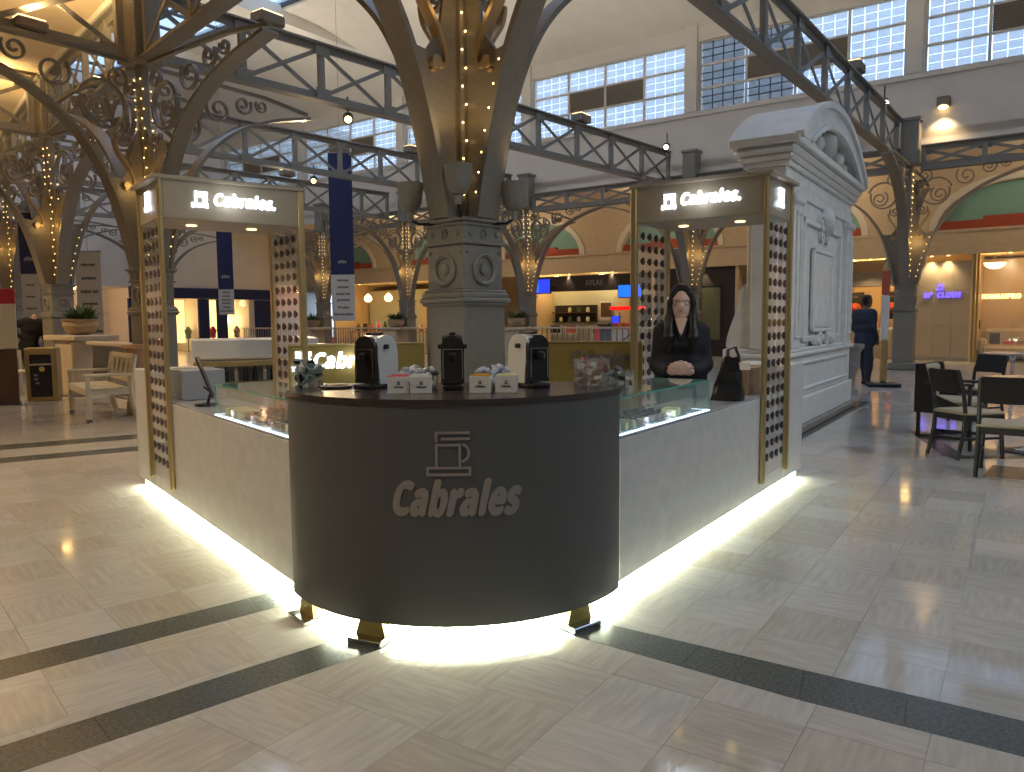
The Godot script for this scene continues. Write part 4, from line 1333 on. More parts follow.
# ---------------------------------------------------------------- the far end wall on the left, banners
func build_left_end() -> void:
	var f := NT()
	var face := Basis()       # faces +z local = -v, towards the photographer
	var w := MB.new()
	nbox(w, -16, BACK_U + 4.2, 3.1, 12.2, END_V, END_V + 0.3)
	nbox(w, -16, -13.5, 0, 3.1, END_V, END_V + 0.3)
	nbox(w, -16, BACK_U + 4.2, 0, 3.1, END_V + 3.0, END_V + 3.2)
	nbox(w, -16, BACK_U + 4.2, 3.0, 3.1, END_V, END_V + 3.2)
	for u in [-8.0, -2.0, 5.0, 13.6, 16.4, 19.2]:
		nbox(w, u - 0.2, u + 0.2, 0, 3.1, END_V, END_V + 3.0)
	struct("wall_left", w, M.plaster, "", "", f)
	var t := thing("shop_fascia", "dark navy shop frame with three warm lit display windows", "shop front", f)
	part("fascia", MB.new().cbox(Vector3(16.6, 2.78, -END_V + 0.06), Vector3(7.6, 0.5, 0.14), 0.01), M.banner_navy, t)
	for u in [13.0, 14.0, 16.4, 17.4, 19.6, 20.2]:
		part("pillar", MB.new().cbox(Vector3(u, 1.26, -END_V + 0.06), Vector3(0.55, 2.5, 0.14), 0.01), M.banner_navy, t)
	for u in [15.2, 18.5]:
		part("glass", MB.new().box(Vector3(u, 1.3, -END_V - 0.1), Vector3(1.9, 2.4, 0.012)), M.shop_glass, t)
		part("light_panel", MB.new().box(Vector3(u, 1.45, -END_V - 1.2), Vector3(1.9, 2.1, 0.05)), M.shop_panel_light, t)
		omni(NP(u, 1.5, END_V + 1.1), Color(1, 0.84, 0.58), 4.0, 0.15)
	for k in 4:
		single("mannequin_bust", MB.new().lathe(PackedVector2Array([Vector2(0.001, 0), Vector2(0.14, 0), Vector2(0.03, 0.03), Vector2(0.03, 0.6), Vector2(0.14, 0.64), Vector2(0.13, 0.8), Vector2(0.18, 1.0), Vector2(0.1, 1.12), Vector2(0.05, 1.2), Vector2(0, 1.2)]), 12), M[["poster_food", "leaf", "pink_goods", "wood_dark"][k]], ["orange", "green", "pink", "brown"][k] + " display bust in the warm lit window of the navy shop", "bust", NT(14.6 + k * 1.35, 0, END_V + 0.6), "busts in the lit windows")
	t = thing("shop_interior", "rose lit shop recess far behind the white bench", "shop", f)
	part("back_panel", MB.new().box(Vector3(-5.0, 1.5, -END_V - 2.6), Vector3(5.6, 3.0, 0.1)), mat("rose_wall", c8(206, 150, 120), 0.7), t)
	part("shelf_unit", MB.new().cbox(Vector3(-4.2, 1.0, -END_V - 2.3), Vector3(2.2, 2.0, 0.4), 0.02), M.wood_light, t)
	part("counter", MB.new().cbox(Vector3(-5.4, 0.5, -END_V - 0.8), Vector3(2.6, 1.0, 0.6), 0.02), M.shop_wall_beige, t)
	var names := ['left in the rose lit shop', 'right in the rose lit shop', 'in the bay left of the far arcade', 'in the second bay left of the navy shop', 'in the bay next to the navy shop']
	for k in 5: ceiling_lamp([-6.5, -4.0, 1.5, 8.5, 11.0][k], 2.98, END_V + 1.2, names[k], Color(1, 0.80, 0.60), 5.0)
	t = thing("wooden_cabinet", "dark wooden glazed cabinet behind the left columns", "cabinet", NT(-6.2, 0, 27.0))
	part("body", MB.new().cbox(Vector3(0, 1.3, 0), Vector3(1.3, 2.6, 0.5), 0.02), M.wood_dark, t)
	for k in 2: part("door", MB.new().cbox(Vector3(-0.31 + 0.62 * k, 1.35, 0.26), Vector3(0.56, 2.2, 0.04), 0.01), M.wood_dark, t)
	for k in 3: part("shelf", MB.new().box(Vector3(0, 0.7 + 0.6 * k, 0.29), Vector3(1.1, 0.03, 0.02)), M.wood_light, t)
	# upper gallery railing above the left shops
	t = thing("gallery_railing", "white lattice gallery railing above the shops at far left", "railing", f)
	part("dark_opening", MB.new().box(Vector3(-2.0, 4.6, -END_V + 0.05), Vector3(9.0, 1.8, 0.06)), M.dark_shop, t)
	for y in [3.95, 4.9]: part("rail", MB.new().box(Vector3(-2.0, y, -END_V + 0.2), Vector3(9.0, 0.1, 0.1)), M.white_plastic, t)
	for k in 10:
		part("upright", MB.new().box(Vector3(-6.5 + k, 4.45, -END_V + 0.2), Vector3(0.08, 0.95, 0.08)), M.white_plastic, t)
		if k < 9:
			part("diagonal", MB.new().bar(Vector3(-6.5 + k, 4.0, -END_V + 0.2), Vector3(-5.5 + k, 4.9, -END_V + 0.2), 0.05, 0.06), M.white_plastic, t)
			part("diagonal", MB.new().bar(Vector3(-6.5 + k, 4.9, -END_V + 0.2), Vector3(-5.5 + k, 4.0, -END_V + 0.2), 0.05, 0.06), M.white_plastic, t)
	# hanging banners
	banner(P(-5.2, 0, 24.0), 0.74, 1.4, 2.82, 6.5, "tall navy banner with white lower part left of the central column", 6)
	banner(P(-8.82, 0, 24.0), 0.5, 1.62, 2.4, 4.6, "narrow navy and white banner seen through the left sign tower", 6)
	banner(P(-10.33, 0, 19.0), 0.66, 0.9, 3.1, 3.12, "white printed banner hanging behind the planter on the left", 6)
	banner(P(-12.7, 0, 20.5), 0.5, 0.9, 2.7, 4.3, "white and navy banner partly hidden behind the left columns", 5)
	t = thing("price_board", "white and red panel at the left edge of the picture", "panel", Transform3D(Basis(Vector3.UP, 0.5), P(-8.75, 0, 13.2)))
	part("red_top", MB.new().cbox(Vector3(0, 1.86, 0), Vector3(0.5, 0.26, 0.05), 0.005), mat("panel_red", c8(170, 34, 44), 0.6), t)
	part("board", MB.new().cbox(Vector3(0, 1.35, 0), Vector3(0.5, 0.76, 0.05), 0.005), M.cream_wood, t)
	part("stand", MB.new().cbox(Vector3(0, 0.48, 0), Vector3(0.46, 0.96, 0.12), 0.01), M.wood_dark, t)

func banner(at: Vector3, w: float, y0: float, y1: float, y2: float, label: String, lines: int) -> void:
	var t := thing("hanging_banner", label, "banner", Transform3D(Basis(Vector3.UP, -0.1), at), "hanging banners")
	part("white_part", MB.new().cbox(Vector3(0, (y0 + y1) * 0.5, 0), Vector3(w, y1 - y0, 0.012), 0.003), M.banner_white, t)
	if y2 - y1 > 0.1:
		part("navy_part", MB.new().cbox(Vector3(0, (y1 + y2) * 0.5, 0), Vector3(w, y2 - y1, 0.012), 0.003), M.banner_navy, t)
		inst("lettering", text_mesh("elite", 0.09, 0.004), M.banner_white, t, Transform3D(Basis(), Vector3(0, y1 + 0.35, 0.008)))
	var words := ["viernes", "sorteos", "todos los", "premios", "18 años", "bienvenidos"]
	for k in lines:
		inst("print_line", text_mesh(words[k], 0.075 if w > 0.55 else 0.05, 0.003), M.print_dark, t, Transform3D(Basis(), Vector3(0, y1 - (y1 - y0) * (k + 1.0) / (lines + 0.8), 0.008)))
	part("top_rod", MB.new().cyl(Vector3(-w * 0.52, y2 + 0.01, 0), Vector3(w * 0.52, y2 + 0.01, 0), 0.02, 0.02, 8), M.iron_grey, t)
	part("cord", MB.new().cyl(Vector3(0, y2, 0), Vector3(0, 11.4 if y2 > 3.2 else 6.4, 0), 0.006, 0.006, 5), M.iron_grey, t)

# ---------------------------------------------------------------- white stone monument on the right
func build_monument() -> void:
	var ax := Vector2(sin(0.583), cos(0.583))
	var t := thing("stone_monument", "white stone aedicule with curved pediment behind the right sign tower", "monument", Transform3D(Basis(Vector3.UP, atan2(ax.y, ax.x)), P(3.06, 0, 8.70)))
	var L := 3.82
	var T := 0.42
	var add := func(called: String, x0: float, x1: float, y0: float, y1: float, proud: float, m: Material, e := 0.012) -> void:
		part(called, MB.new().cbox(Vector3((x0 + x1) * 0.5, (y0 + y1) * 0.5, -T * 0.5), Vector3(x1 - x0 + 2 * proud, y1 - y0, T + 2 * proud), e), m, t)
	add.call("step", 0, L, 0.0, 0.09, 0.12, M.marble_step)
	add.call("plinth", 0, L, 0.09, 0.42, 0.08, M.marble_white)
	add.call("dado", 0, L, 0.42, 0.92, 0.04, M.marble_white)
	add.call("dado_moulding", 0, L, 0.92, 0.97, 0.09, M.marble_white)
	add.call("dado_moulding", 0, L, 0.97, 1.02, 0.06, M.marble_white)
	add.call("body", 0, L, 1.02, 2.78, 0.0, M.marble_white)
	add.call("architrave", 0, L, 2.78, 2.9, 0.03, M.marble_white)
	add.call("frieze", 0, L, 2.9, 3.06, 0.01, M.marble_white)
	add.call("cornice", 0, L, 3.06, 3.12, 0.05, M.marble_white)
	add.call("cornice", 0, L, 3.12, 3.19, 0.1, M.marble_white, 0.03)
	add.call("cornice", 0, L, 3.19, 3.28, 0.14, M.marble_white, 0.04)
	add.call("cornice", 0, L, 3.28, 3.36, 0.18, M.marble_white, 0.01)
	# segmental pediment: an arched band, a recessed field and a curved roof
	var half := L * 0.5 + 0.18
	var rise := 0.68
	var R := (half * half + rise * rise) / (2.0 * rise)
	var cy := 3.36 + rise - R
	var a0 := asin(half / R)
	var outer := arc_pts(Vector2(L * 0.5, cy), R, PI / 2 - a0, PI / 2 + a0, 28)
	var band := outer.duplicate()
	var inner := PackedVector2Array()
	for p in arc_pts(Vector2(L * 0.5, cy - 0.02), R - 0.26, PI / 2 - a0 * 0.86, PI / 2 + a0 * 0.86, 24):
		if p.y > 3.36: inner.append(p)
	var ir := inner.duplicate(); ir.reverse()
	band.append(Vector2(ir[0].x, 3.36))
	band.append_array(ir)
	band.append(Vector2(ir[ir.size() - 1].x, 3.36))
	part("pediment_arch", MB.new().prism(band, -T - 0.18, 0.18), M.marble_white, t)
	var lip := MB.new()
	lip.xf = Transform3D(Basis(), Vector3(0, 0, 0.18))
	lip.ribbon(arc_pts(Vector2(L * 0.5, cy), R - 0.02, PI / 2 - a0, PI / 2 + a0, 28), 0.08, 0.08)
	lip.ribbon(inner, 0.06, 0.06)
	part("arch_moulding", lip, M.marble_white, t)
	var fld := inner.duplicate()
	fld.append(Vector2(inner[inner.size() - 1].x, 3.36)); fld.append(Vector2(inner[0].x, 3.36))
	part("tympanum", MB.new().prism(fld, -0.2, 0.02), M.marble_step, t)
	# carved arms in the tympanum
	var cv := MB.new()
	cv.ball(Vector3(L * 0.5, 3.66, 0.05), Vector3(0.24, 0.27, 0.10), 16, 10)
	for s in [-1.0, 1.0]:
		cv.ribbon(spiral(Vector2(L * 0.5 + s * 0.42, 3.72), 0.2, 0.04, PI / 2 * (1 - s) , 1.4 * s), 0.12, 0.06)
		cv.ribbon(spiral(Vector2(L * 0.5 + s * 0.78, 3.58), 0.17, 0.03, PI / 2, -1.4 * s), 0.12, 0.05)
		cv.ball(Vector3(L * 0.5 + s * 0.62, 3.52, 0.05), Vector3(0.16, 0.1, 0.08), 10, 6)
		cv.ball(Vector3(L * 0.5 + s * 1.05, 3.47, 0.04), Vector3(0.18, 0.07, 0.06), 10, 6)
	cv.ball(Vector3(L * 0.5, 3.95, 0.05), Vector3(0.14, 0.09, 0.08), 10, 6)
	part("carved_arms", cv, M.marble_white, t)
	# pilasters and framed panels on the long face
	for x in [0.12, L - 0.5]:
		part("pilaster", MB.new().cbox(Vector3(x + 0.19, 1.9, 0.03), Vector3(0.38, 1.76, 0.08), 0.01), M.marble_white, t)
		part("capital", MB.new().cbox(Vector3(x + 0.19, 2.72, 0.05), Vector3(0.44, 0.1, 0.12), 0.02), M.marble_white, t)
		part("pilaster_panel", frame_mould(x + 0.19, 1.86, 0.22, 1.45, 0.075, 0.03), M.marble_white, t)
	part("panel_frame", frame_mould(L * 0.5, 1.83, 2.3, 1.5, 0.02, 0.07), M.marble_white, t)
	part("inscription_panel", MB.new().cbox(Vector3(L * 0.5 - 0.1, 1.72, 0.02), Vector3(1.05, 0.95, 0.06), 0.01), M.marble_white, t)
	part("inscription_frame", frame_mould(L * 0.5 - 0.1, 1.72, 1.16, 1.06, 0.04, 0.05), M.marble_white, t)
	part("dado_panel", frame_mould(L * 0.5, 0.67, 3.4, 0.36, 0.05, 0.04), M.marble_white, t)
	var ct := MB.new()
	ct.ball(Vector3(L * 0.5, 2.62, 0.06), Vector3(0.17, 0.2, 0.1), 14, 8)
	for s in [-1.0, 1.0]:
		ct.ribbon(spiral(Vector2(L * 0.5 + s * 0.22, 2.58), 0.13, 0.03, PI / 2 * (1 - s), 1.3 * s), 0.12, 0.045)
		ct.ribbon(spiral(Vector2(L * 0.5 + s * 0.15, 2.42), 0.09, 0.02, PI / 2, -1.2 * s), 0.1, 0.04)
	part("cartouche", ct, M.marble_white, t)
	var sw := MB.new()
	for s in [-1.0, 1.0]:
		sw.ribbon(spiral(Vector2(L * 0.5 + s * 0.2, 1.09), 0.11, 0.02, PI / 2 * (1 - s), 1.3 * s), 0.12, 0.045)
		sw.ball(Vector3(L * 0.5 + s * 0.48, 1.07, 0.05), Vector3(0.2, 0.05, 0.05), 10, 5)
	part("swag", sw, M.marble_white, t)
	# short face towards the kiosk: pilaster and side volute
	part("side_pilaster", MB.new().cbox(Vector3(-0.03, 1.9, -T * 0.5), Vector3(0.1, 1.76, 0.28), 0.01), M.marble_white, t)
	var vol := MB.new()
	vol.xf = Transform3D(Basis(Vector3(0, 0, -1), Vector3.UP, Vector3(1, 0, 0)), Vector3(0.35, 0, -T))
	vol.prism(smooth_path(PackedVector2Array([Vector2(0, 1.02), Vector2(0.22, 1.02), Vector2(0.24, 1.12), Vector2(0.19, 1.3), Vector2(0.12, 1.5), Vector2(0.1, 1.7), Vector2(0.0, 1.78)]), 3), -0.3, 0.3)
	part("volute", vol, M.marble_white, t)
	part("volute_base", MB.new().cbox(Vector3(0.35, 0.51, -T - 0.13), Vector3(0.7, 1.02, 0.28), 0.015), M.marble_white, t)

func frame_mould(cx: float, cy: float, w: float, h: float, z: float, th: float) -> MB:
	var m := MB.new()
	for s in [-1.0, 1.0]:
		m.cbox(Vector3(cx + s * (w - th) * 0.5, cy, z), Vector3(th, h, 0.05), 0.012)
		m.cbox(Vector3(cx, cy + s * (h - th) * 0.5, z), Vector3(w, th, 0.05), 0.012)
	return m

# ---------------------------------------------------------------- the kiosk
func arm_frame(right: bool) -> Transform3D:
	var a := deg_to_rad(34.5 if right else -37.2)
	var o := Vector2(0.526, 3.724) if right else Vector2(-1.09, 3.736)
	return Transform3D(Basis(Vector3.UP, PI / 2 - a), P(o.x, 0, o.y))      # local x along the arm

func zbox(m: MB, k: float, x0: float, x1: float, y0: float, y1: float, z0: float, z1: float, e := 0.004) -> MB:
	return m.cbox(Vector3((x0 + x1) * 0.5, (y0 + y1) * 0.5, k * (z0 + z1) * 0.5), Vector3(x1 - x0, y1 - y0, absf(z1 - z0)), e)

func build_kiosk() -> void:
	# curved dark counter
	var R := 0.898
	var half := deg_to_rad(61.2)
	var fr := Transform3D(Basis(), P(-0.278, 0, 4.06))
	var t := thing("coffee_counter", "curved dark brown coffee counter with silver cup logo in the middle", "counter", fr)
	var pn := MB.new()
	pn.lathe(PackedVector2Array([Vector2(R - 0.03, 0.085), Vector2(R, 0.085), Vector2(R, 1.03), Vector2(R - 0.03, 1.03), Vector2(R - 0.03, 0.085)]), 48, false, PI / 2 - half, PI / 2 + half)
	for s in [-1.0, 1.0]:
		pn.quad(Vector3(s * sin(half) * (R - 0.03), 0.085, cos(half) * (R - 0.03)), Vector3(s * sin(half) * R, 0.085, cos(half) * R), Vector3(s * sin(half) * R, 1.03, cos(half) * R), Vector3(s * sin(half) * (R - 0.03), 1.03, cos(half) * (R - 0.03)), Vector3(s * cos(half), 0, -sin(half)))
	part("front_panel", pn, M.counter_black, t)
	var tp := MB.new()
	tp.xf = Transform3D(Basis(Vector3(1, 0, 0), Vector3(0, 0, 1), Vector3(0, -1, 0)), Vector3())
	var poly := arc_pts(Vector2(), R + 0.006, PI / 2 - half, PI / 2 + half, 48)
	poly.append_array(PackedVector2Array([Vector2(-0.74, 0.02), Vector2(0.74, 0.02)]))
	tp.prism(poly, -1.055, -1.03)
	part("worktop", tp, M.counter_top_dark, t)
	var inner := MB.new()
	inner.cbox(Vector3(0, 0.55, 0.2), Vector3(1.3, 0.95, 0.3), 0.01)
	part("carcass", inner, M.counter_black, t)
	var pb := MB.new()
	pb.lathe(PackedVector2Array([Vector2(R - 0.045, 0.0), Vector2(R - 0.045, 0.084)]), 48, false, PI / 2 - half * 1.02, PI / 2 + half * 1.02)
	part("led_strip", pb, M.led_white, t)
	for a in [-50.0, -22.6, 39.8]:
		var an := deg_to_rad(a)
		var ft := MB.new()
		ft.prism(PackedVector2Array([Vector2(-0.075, 0.025), Vector2(0.075, 0.025), Vector2(0.06, 0.085), Vector2(-0.055, 0.085)]), -0.05, 0.0)
		var o := part("foot", ft, M.gold_panel, t)
		o.transform = Transform3D(Basis(Vector3.UP, an), Vector3(sin(an) * (R - 0.0), 0, cos(an) * (R - 0.0)))
		part("foot_plate", MB.new().cbox(Vector3(0, 0.0125, 0.0), Vector3(0.17, 0.025, 0.11), 0.004), M.chrome, o)
	var lx := 0.028
	inst("lettering", text_mesh("Cabrales", 0.136, 0.004, 0.22, R, 0.535, 1.7), M.logo_silver, t, Transform3D(Basis(Vector3.UP, lx / R), Vector3(sin(lx / R) * (R + 0.002), 0.565, cos(lx / R) * (R + 0.002))))
	inst("cup_logo", cup_icon(0.185, 0.0105, 0.004, R).mesh(), M.logo_silver, t, Transform3D(Basis(Vector3.UP, 0.012 / R), Vector3(sin(0.012 / R) * (R + 0.002), 0.735, cos(0.012 / R) * (R + 0.002))))
	for a in 5:
		var th := half * (-0.9 + 0.45 * a)
		omni(fr * Vector3(sin(th) * (R - 0.025), 0.045, cos(th) * (R - 0.025)), Color(0.97, 1.0, 0.86), 0.06, 0.02)
	# the two arms
	for side in 2:
		var right := side == 1
		var k := -1.0 if right else 1.0
		var f := arm_frame(right)
		var nm := "right" if right else "left"
		t = thing("service_counter", "white marbled counter arm on the %s with glowing plinth" % nm, "counter", f, "white kiosk counter arms")
		part("front_panel", zbox(MB.new(), k, 0.0, 2.92, 0.08, 0.795, 0.0, 0.03), M.counter_white, t)
		part("carcass", zbox(MB.new(), k, 0.04, 2.92, 0.09, 0.785, 0.031, 0.40), M.counter_white, t)
		part("worktop", zbox(MB.new(), k, 0.0, 2.92, 0.795, 0.81, 0.0, 0.42, 0.003), M.counter_top_grey, t)
		part("end_block", zbox(MB.new(), k, 2.925, 3.48, 0.08, 1.0, -0.004, 0.48), M.counter_white, t)
		part("led_strip", zbox(MB.new(), k, 0.0, 3.46, 0.002, 0.078, 0.04, 0.05, 0.001), M.led_white, t)
		part("plinth", zbox(MB.new(), k, 0.03, 3.44, 0.0, 0.08, 0.052, 0.38), M.counter_black, t)
		for j in 6:
			omni(f * Vector3(0.3 + j * 0.58, 0.045, k * 0.025), Color(0.97, 1.0, 0.88), 0.06, 0.02)
		display_case(f, k, nm)
		sign_tower(f, k, nm)
	# gilded rear walls with the name
	for side in 2:
		var a: Vector2 = [Vector2(-1.80, 6.20), Vector2(0.03, 6.5)][side]
		var b: Vector2 = [Vector2(-0.74, 6.5), Vector2(1.06, 6.24)][side]
		var d := (b - a).normalized()
		var l := a.distance_to(b)
		t = thing("rear_wall", ["olive gold low wall with glowing white letters left of the column", "olive gold low wall with unlit letters right of the column"][side], "wall panel", Transform3D(Basis(Vector3.UP, atan2(d.y, d.x)), P(a.x, 0, a.y)))
		part("panel", MB.new().cbox(Vector3(l * 0.5, 0.595, 0), Vector3(l, 1.19, 0.05), 0.004), M.gold_panel, t)
		part("cap_rail", MB.new().cbox(Vector3(l * 0.5, 1.195, 0), Vector3(l, 0.012, 0.07), 0.003), M.brass, t)
		var mt: Material = M.sign_white if side == 0 else M.logo_silver
		var x0 := 0.045 if side == 0 else 0.36
		if side == 0: inst("sign_logo", cup_icon(0.15, 0.016, 0.012).mesh(), mt, t, Transform3D(Basis(), Vector3(x0 + 0.06, 0.985, 0.032)))
		inst("sign_lettering", text_mesh("Cabrales", 0.12, 0.015, 0.2, 0.0, 0.62 if side == 0 else 0.5), mt, t, Transform3D(Basis(), Vector3(x0 + (0.45 if side == 0 else 0.36), 1.0, 0.033)))
		if side == 0: omni(t.transform * Vector3(0.5, 1.06, 0.12), Color(0.93, 0.96, 1.0), 0.10, 0.05)
	rear_counter()

func display_case(f: Transform3D, k: float, nm: String) -> void:
	var t := thing("glass_case", "glass display case on the %s counter arm lit along its edge" % nm, "display case", f, "glass display cases")
	var L := 1.24
	part("front_pane", zbox(MB.new(), k, 0.0, L, 0.815, 0.992, 0.012, 0.018, 0.001), M.case_glass, t)
	part("end_pane", zbox(MB.new(), k, L - 0.006, L, 0.815, 0.992, 0.018, 0.38, 0.001), M.case_glass, t)
	part("top_pane", zbox(MB.new(), k, -0.02, L + 0.004, 0.992, 1.0, 0.01, 0.39, 0.001), M.case_glass, t)
	part("glass_edge", zbox(MB.new(), k, -0.02, L + 0.006, 0.9915, 1.0005, 0.006, 0.0105, 0.001), M.glass_edge, t)
	part("glass_edge", zbox(MB.new(), k, L + 0.002, L + 0.007, 0.9915, 1.0005, 0.008, 0.39, 0.001), M.glass_edge, t)
	part("glass_edge", zbox(MB.new(), k, L - 0.004, L + 0.002, 0.815, 0.992, 0.008, 0.0125, 0.001), M.glass_edge, t)
	part("led_strip", zbox(MB.new(), k, 0.0, L, 0.811, 0.817, 0.002, 0.012, 0.001), M.led_case, t)
	part("led_strip", zbox(MB.new(), k, L - 0.008, L + 0.002, 0.811, 0.816, 0.012, 0.12, 0.001), M.led_case, t)
	part("shelf_floor", zbox(MB.new(), k, 0.0, L, 0.8105, 0.814, 0.02, 0.38, 0.001), M.counter_top_grey, t)
	for j in 4: omni(f * Vector3(0.16 + j * 0.3, 0.835, k * 0.06), Color(0.82, 0.92, 1.0), 0.012, 0.01)
	# goods inside
	var cm := MB.new().lathe(PackedVector2Array([Vector2(0.001, 0), Vector2(0.013, 0), Vector2(0.019, 0.026), Vector2(0.022, 0.027), Vector2(0.022, 0.03), Vector2(0, 0.03)]), 12).mesh()
	var rows := [[0.42, 0.80]] if k < 0 else [[0.10, 0.62], [0.66, 0.95]]
	for r in rows:
		for i in 6:
			for j in 4:
				var o := MeshInstance3D.new()
				o.name = numbered("coffee_capsule")
				o.mesh = cm
				o.material_override = M[["capsule_dark", "capsule_brown", "capsule_purple", "capsule_dark"][(i + j) % 4]] if j > 0 else (M.capsule_white if k < 0 else M.capsule_rose)
				add_child(o)
				o.transform = f * Transform3D(Basis(), Vector3(lerpf(r[0], r[1], i / 5.0), 0.815 + j * 0.006, k * (0.09 + j * 0.055)))
				tag(o, "%s coffee capsule in the rows inside the %s glass case" % ["dark" if j > 0 else ("white" if k < 0 else "rose"), nm], "capsule", "capsules inside the %s glass case" % nm)
	var n := 3 if k < 0 else 4
	for i in n:
		single("capsule_box", MB.new().cbox(Vector3(0, 0.022, 0), Vector3(0.035, 0.044, 0.13), 0.003), M.pale_yellow, "small pale yellow carton, one of the row in the %s glass case" % nm, "box", f * Transform3D(Basis(), Vector3((0.08 + i * 0.09) if k < 0 else (0.93 + i * 0.075), 0.814, k * 0.11)), "pale cartons in the %s glass case" % nm)
	single("gift_carton", MB.new().cbox(Vector3(0, 0.022, 0), Vector3(0.13, 0.044, 0.09), 0.003), M.pale_yellow, "flat pale carton lying alone in the %s glass case" % nm, "box", f * Transform3D(Basis(Vector3.UP, 0.2), Vector3(0.86 if k < 0 else 0.12, 0.814, k * 0.10)))
	var card := thing("price_card", "grey printed card standing in the %s glass case" % nm, "card", f * Transform3D(Basis(Vector3.UP, (0.4 if k < 0 else PI - 0.4)) , Vector3(0.2 if k < 0 else 0.16, 0.814, k * 0.24)))
	var cb := part("board", MB.new().cbox(Vector3(0, 0.06, 0), Vector3(0.17, 0.12, 0.006), 0.001), M.white_card, card)
	cb.rotation.x = -0.25
	part("print", MB.new().box(Vector3(-0.03, 0.06, 0.0035), Vector3(0.03, 0.07, 0.001)).box(Vector3(0.035, 0.075, 0.0035), Vector3(0.07, 0.02, 0.001)), M.shop_wall_grey, cb)
	if k > 0:
		for i in 5:
			single("capsule_sleeve", MB.new().cbox(Vector3(0, 0.035, 0), Vector3(0.05, 0.07, 0.16), 0.004), M[["wood_dark", "capsule_rose", "paper_bag", "capsule_rose", "wood_dark"][i]], ["dark brown", "rose", "tan", "second rose", "second dark brown"][i] + " capsule sleeve at the back of the left glass case", "box", f * Transform3D(Basis(Vector3.UP, 0.1), Vector3(0.35 + i * 0.1, 0.814, 0.31)), "sleeves in the left glass case")

func sign_tower(f: Transform3D, k: float, nm: String) -> void:
	var t := thing("sign_tower", "gold framed sign tower of the kiosk on the %s" % nm, "sign tower", f, "kiosk sign towers")
	var x0 := 2.29
	var x1 := 2.93
	var W := 1.02
	for c in [[x0, -0.0165, 0.16, 0.03], [x1, -0.0165, 0.16, 0.03], [x0, W, 0.0, 0.05], [x1, W, 0.0, 0.05]]:
		part("post", MB.new().cbox(Vector3(c[0], (c[2] + 2.42) * 0.5, k * c[1]), Vector3(0.05, 2.42 - c[2], c[3]), 0.006), M.brass, t)
	for c in [[x0 + 0.06, -0.012], [x1 - 0.06, -0.012]]:
		part("bead", MB.new().cbox(Vector3(c[0], 1.15, k * c[1]), Vector3(0.012, 1.94, 0.02), 0.002), M.brass, t)
	var hd := part("sign_box", MB.new().cbox(Vector3((x0 + x1) * 0.5, 2.265, k * (W - 0.035) * 0.5), Vector3(x1 - x0 + 0.02, 0.28, W + 0.0), 0.006), M.champagne, t)
	part("top_rail", zbox(MB.new(), k, x0 - 0.035, x1 + 0.035, 2.40, 2.43, -0.07, W + 0.035, 0.006), M.champagne, t)
	var faceX := Basis(Vector3(0, 0, 1), Vector3.UP, Vector3(-1, 0, 0))
	var cz := k * (W - 0.035) * 0.5
	var q := 1.0           # reading direction on the front face is +z
	inst("lettering", text_mesh("Cabrales.", 0.088, 0.012, 0.16, 0.0, 0.46), M.sign_white, hd, Transform3D(faceX, Vector3(x0 - 0.017, 2.235, cz + 0.09)))
	inst("cup_logo", cup_icon(0.105, 0.014, 0.012).mesh(), M.sign_white, hd, Transform3D(faceX, Vector3(x0 - 0.016, 2.222, cz - 0.235)))
	var faceZ := Basis(Vector3(-k, 0, 0), Vector3.UP, Vector3(0, 0, -k))
	inst("cup_logo", cup_icon(0.13, 0.016, 0.012).mesh(), M.sign_white, hd, Transform3D(faceZ, Vector3((x0 + x1) * 0.5, 2.21, -k * 0.029)))
	omni(f * Vector3(x0 - 0.14, 2.28, cz), Color(0.93, 0.96, 1.0), 0.08, 0.05)
	# two small downlights under the box
	for z in [0.28, 0.74]:
		part("downlight", MB.new().lathe(PackedVector2Array([Vector2(0, -0.004), Vector2(0.035, -0.004), Vector2(0.04, 0.0)]), 14), M.lamp_warm, t).position = Vector3((x0 + x1) * 0.5, 2.122, k * z)
		spot(f * Vector3((x0 + x1) * 0.5, 2.10, k * z), f * Vector3((x0 + x1) * 0.5, 0, k * z), Color(1, 0.88, 0.68), 0.8, 50, 0.03)
	# capsule panels on the outer and the inner side
	var cm := MB.new()
	cm.xf = Transform3D(Basis(Vector3.RIGHT, -PI / 2 * k), Vector3())
	cm.lathe(PackedVector2Array([Vector2(0, -0.014), Vector2(0.016, -0.014), Vector2(0.026, 0.002), Vector2(0.031, 0.004), Vector2(0.031, 0.008), Vector2(0.0, 0.009)]), 14)
	var mesh := cm.mesh()
	for side in 2:
		var z := 0.0 if side == 0 else W - 0.012
		var pa := part("capsule_panel", zbox(MB.new(), k, x0 + 0.03, x1 - 0.03, 0.2, 2.12, z - 0.004, z + 0.004, 0.001) if side == 1 else zbox(MB.new(), k, x0 + 0.03, x1 - 0.03, 0.2, 2.12, z - 0.014, z - 0.008, 0.001), M.acrylic, t)
		for r in 18:
			for c in 4:
				var mt: Material = M[["capsule_dark", "capsule_purple", "capsule_dark", "capsule_brown"][(r * 3 + c + rng.randi() % 3) % 4]]
				if r == 7 and side == 0 and k < 0: mt = M.capsule_gold
				inst("capsule", mesh, mt, pa, Transform3D(Basis(), Vector3(x0 + 0.125 + c * 0.13, 2.045 - r * 0.1005, k * (z - (0.011 if side == 0 else 0.0)))))

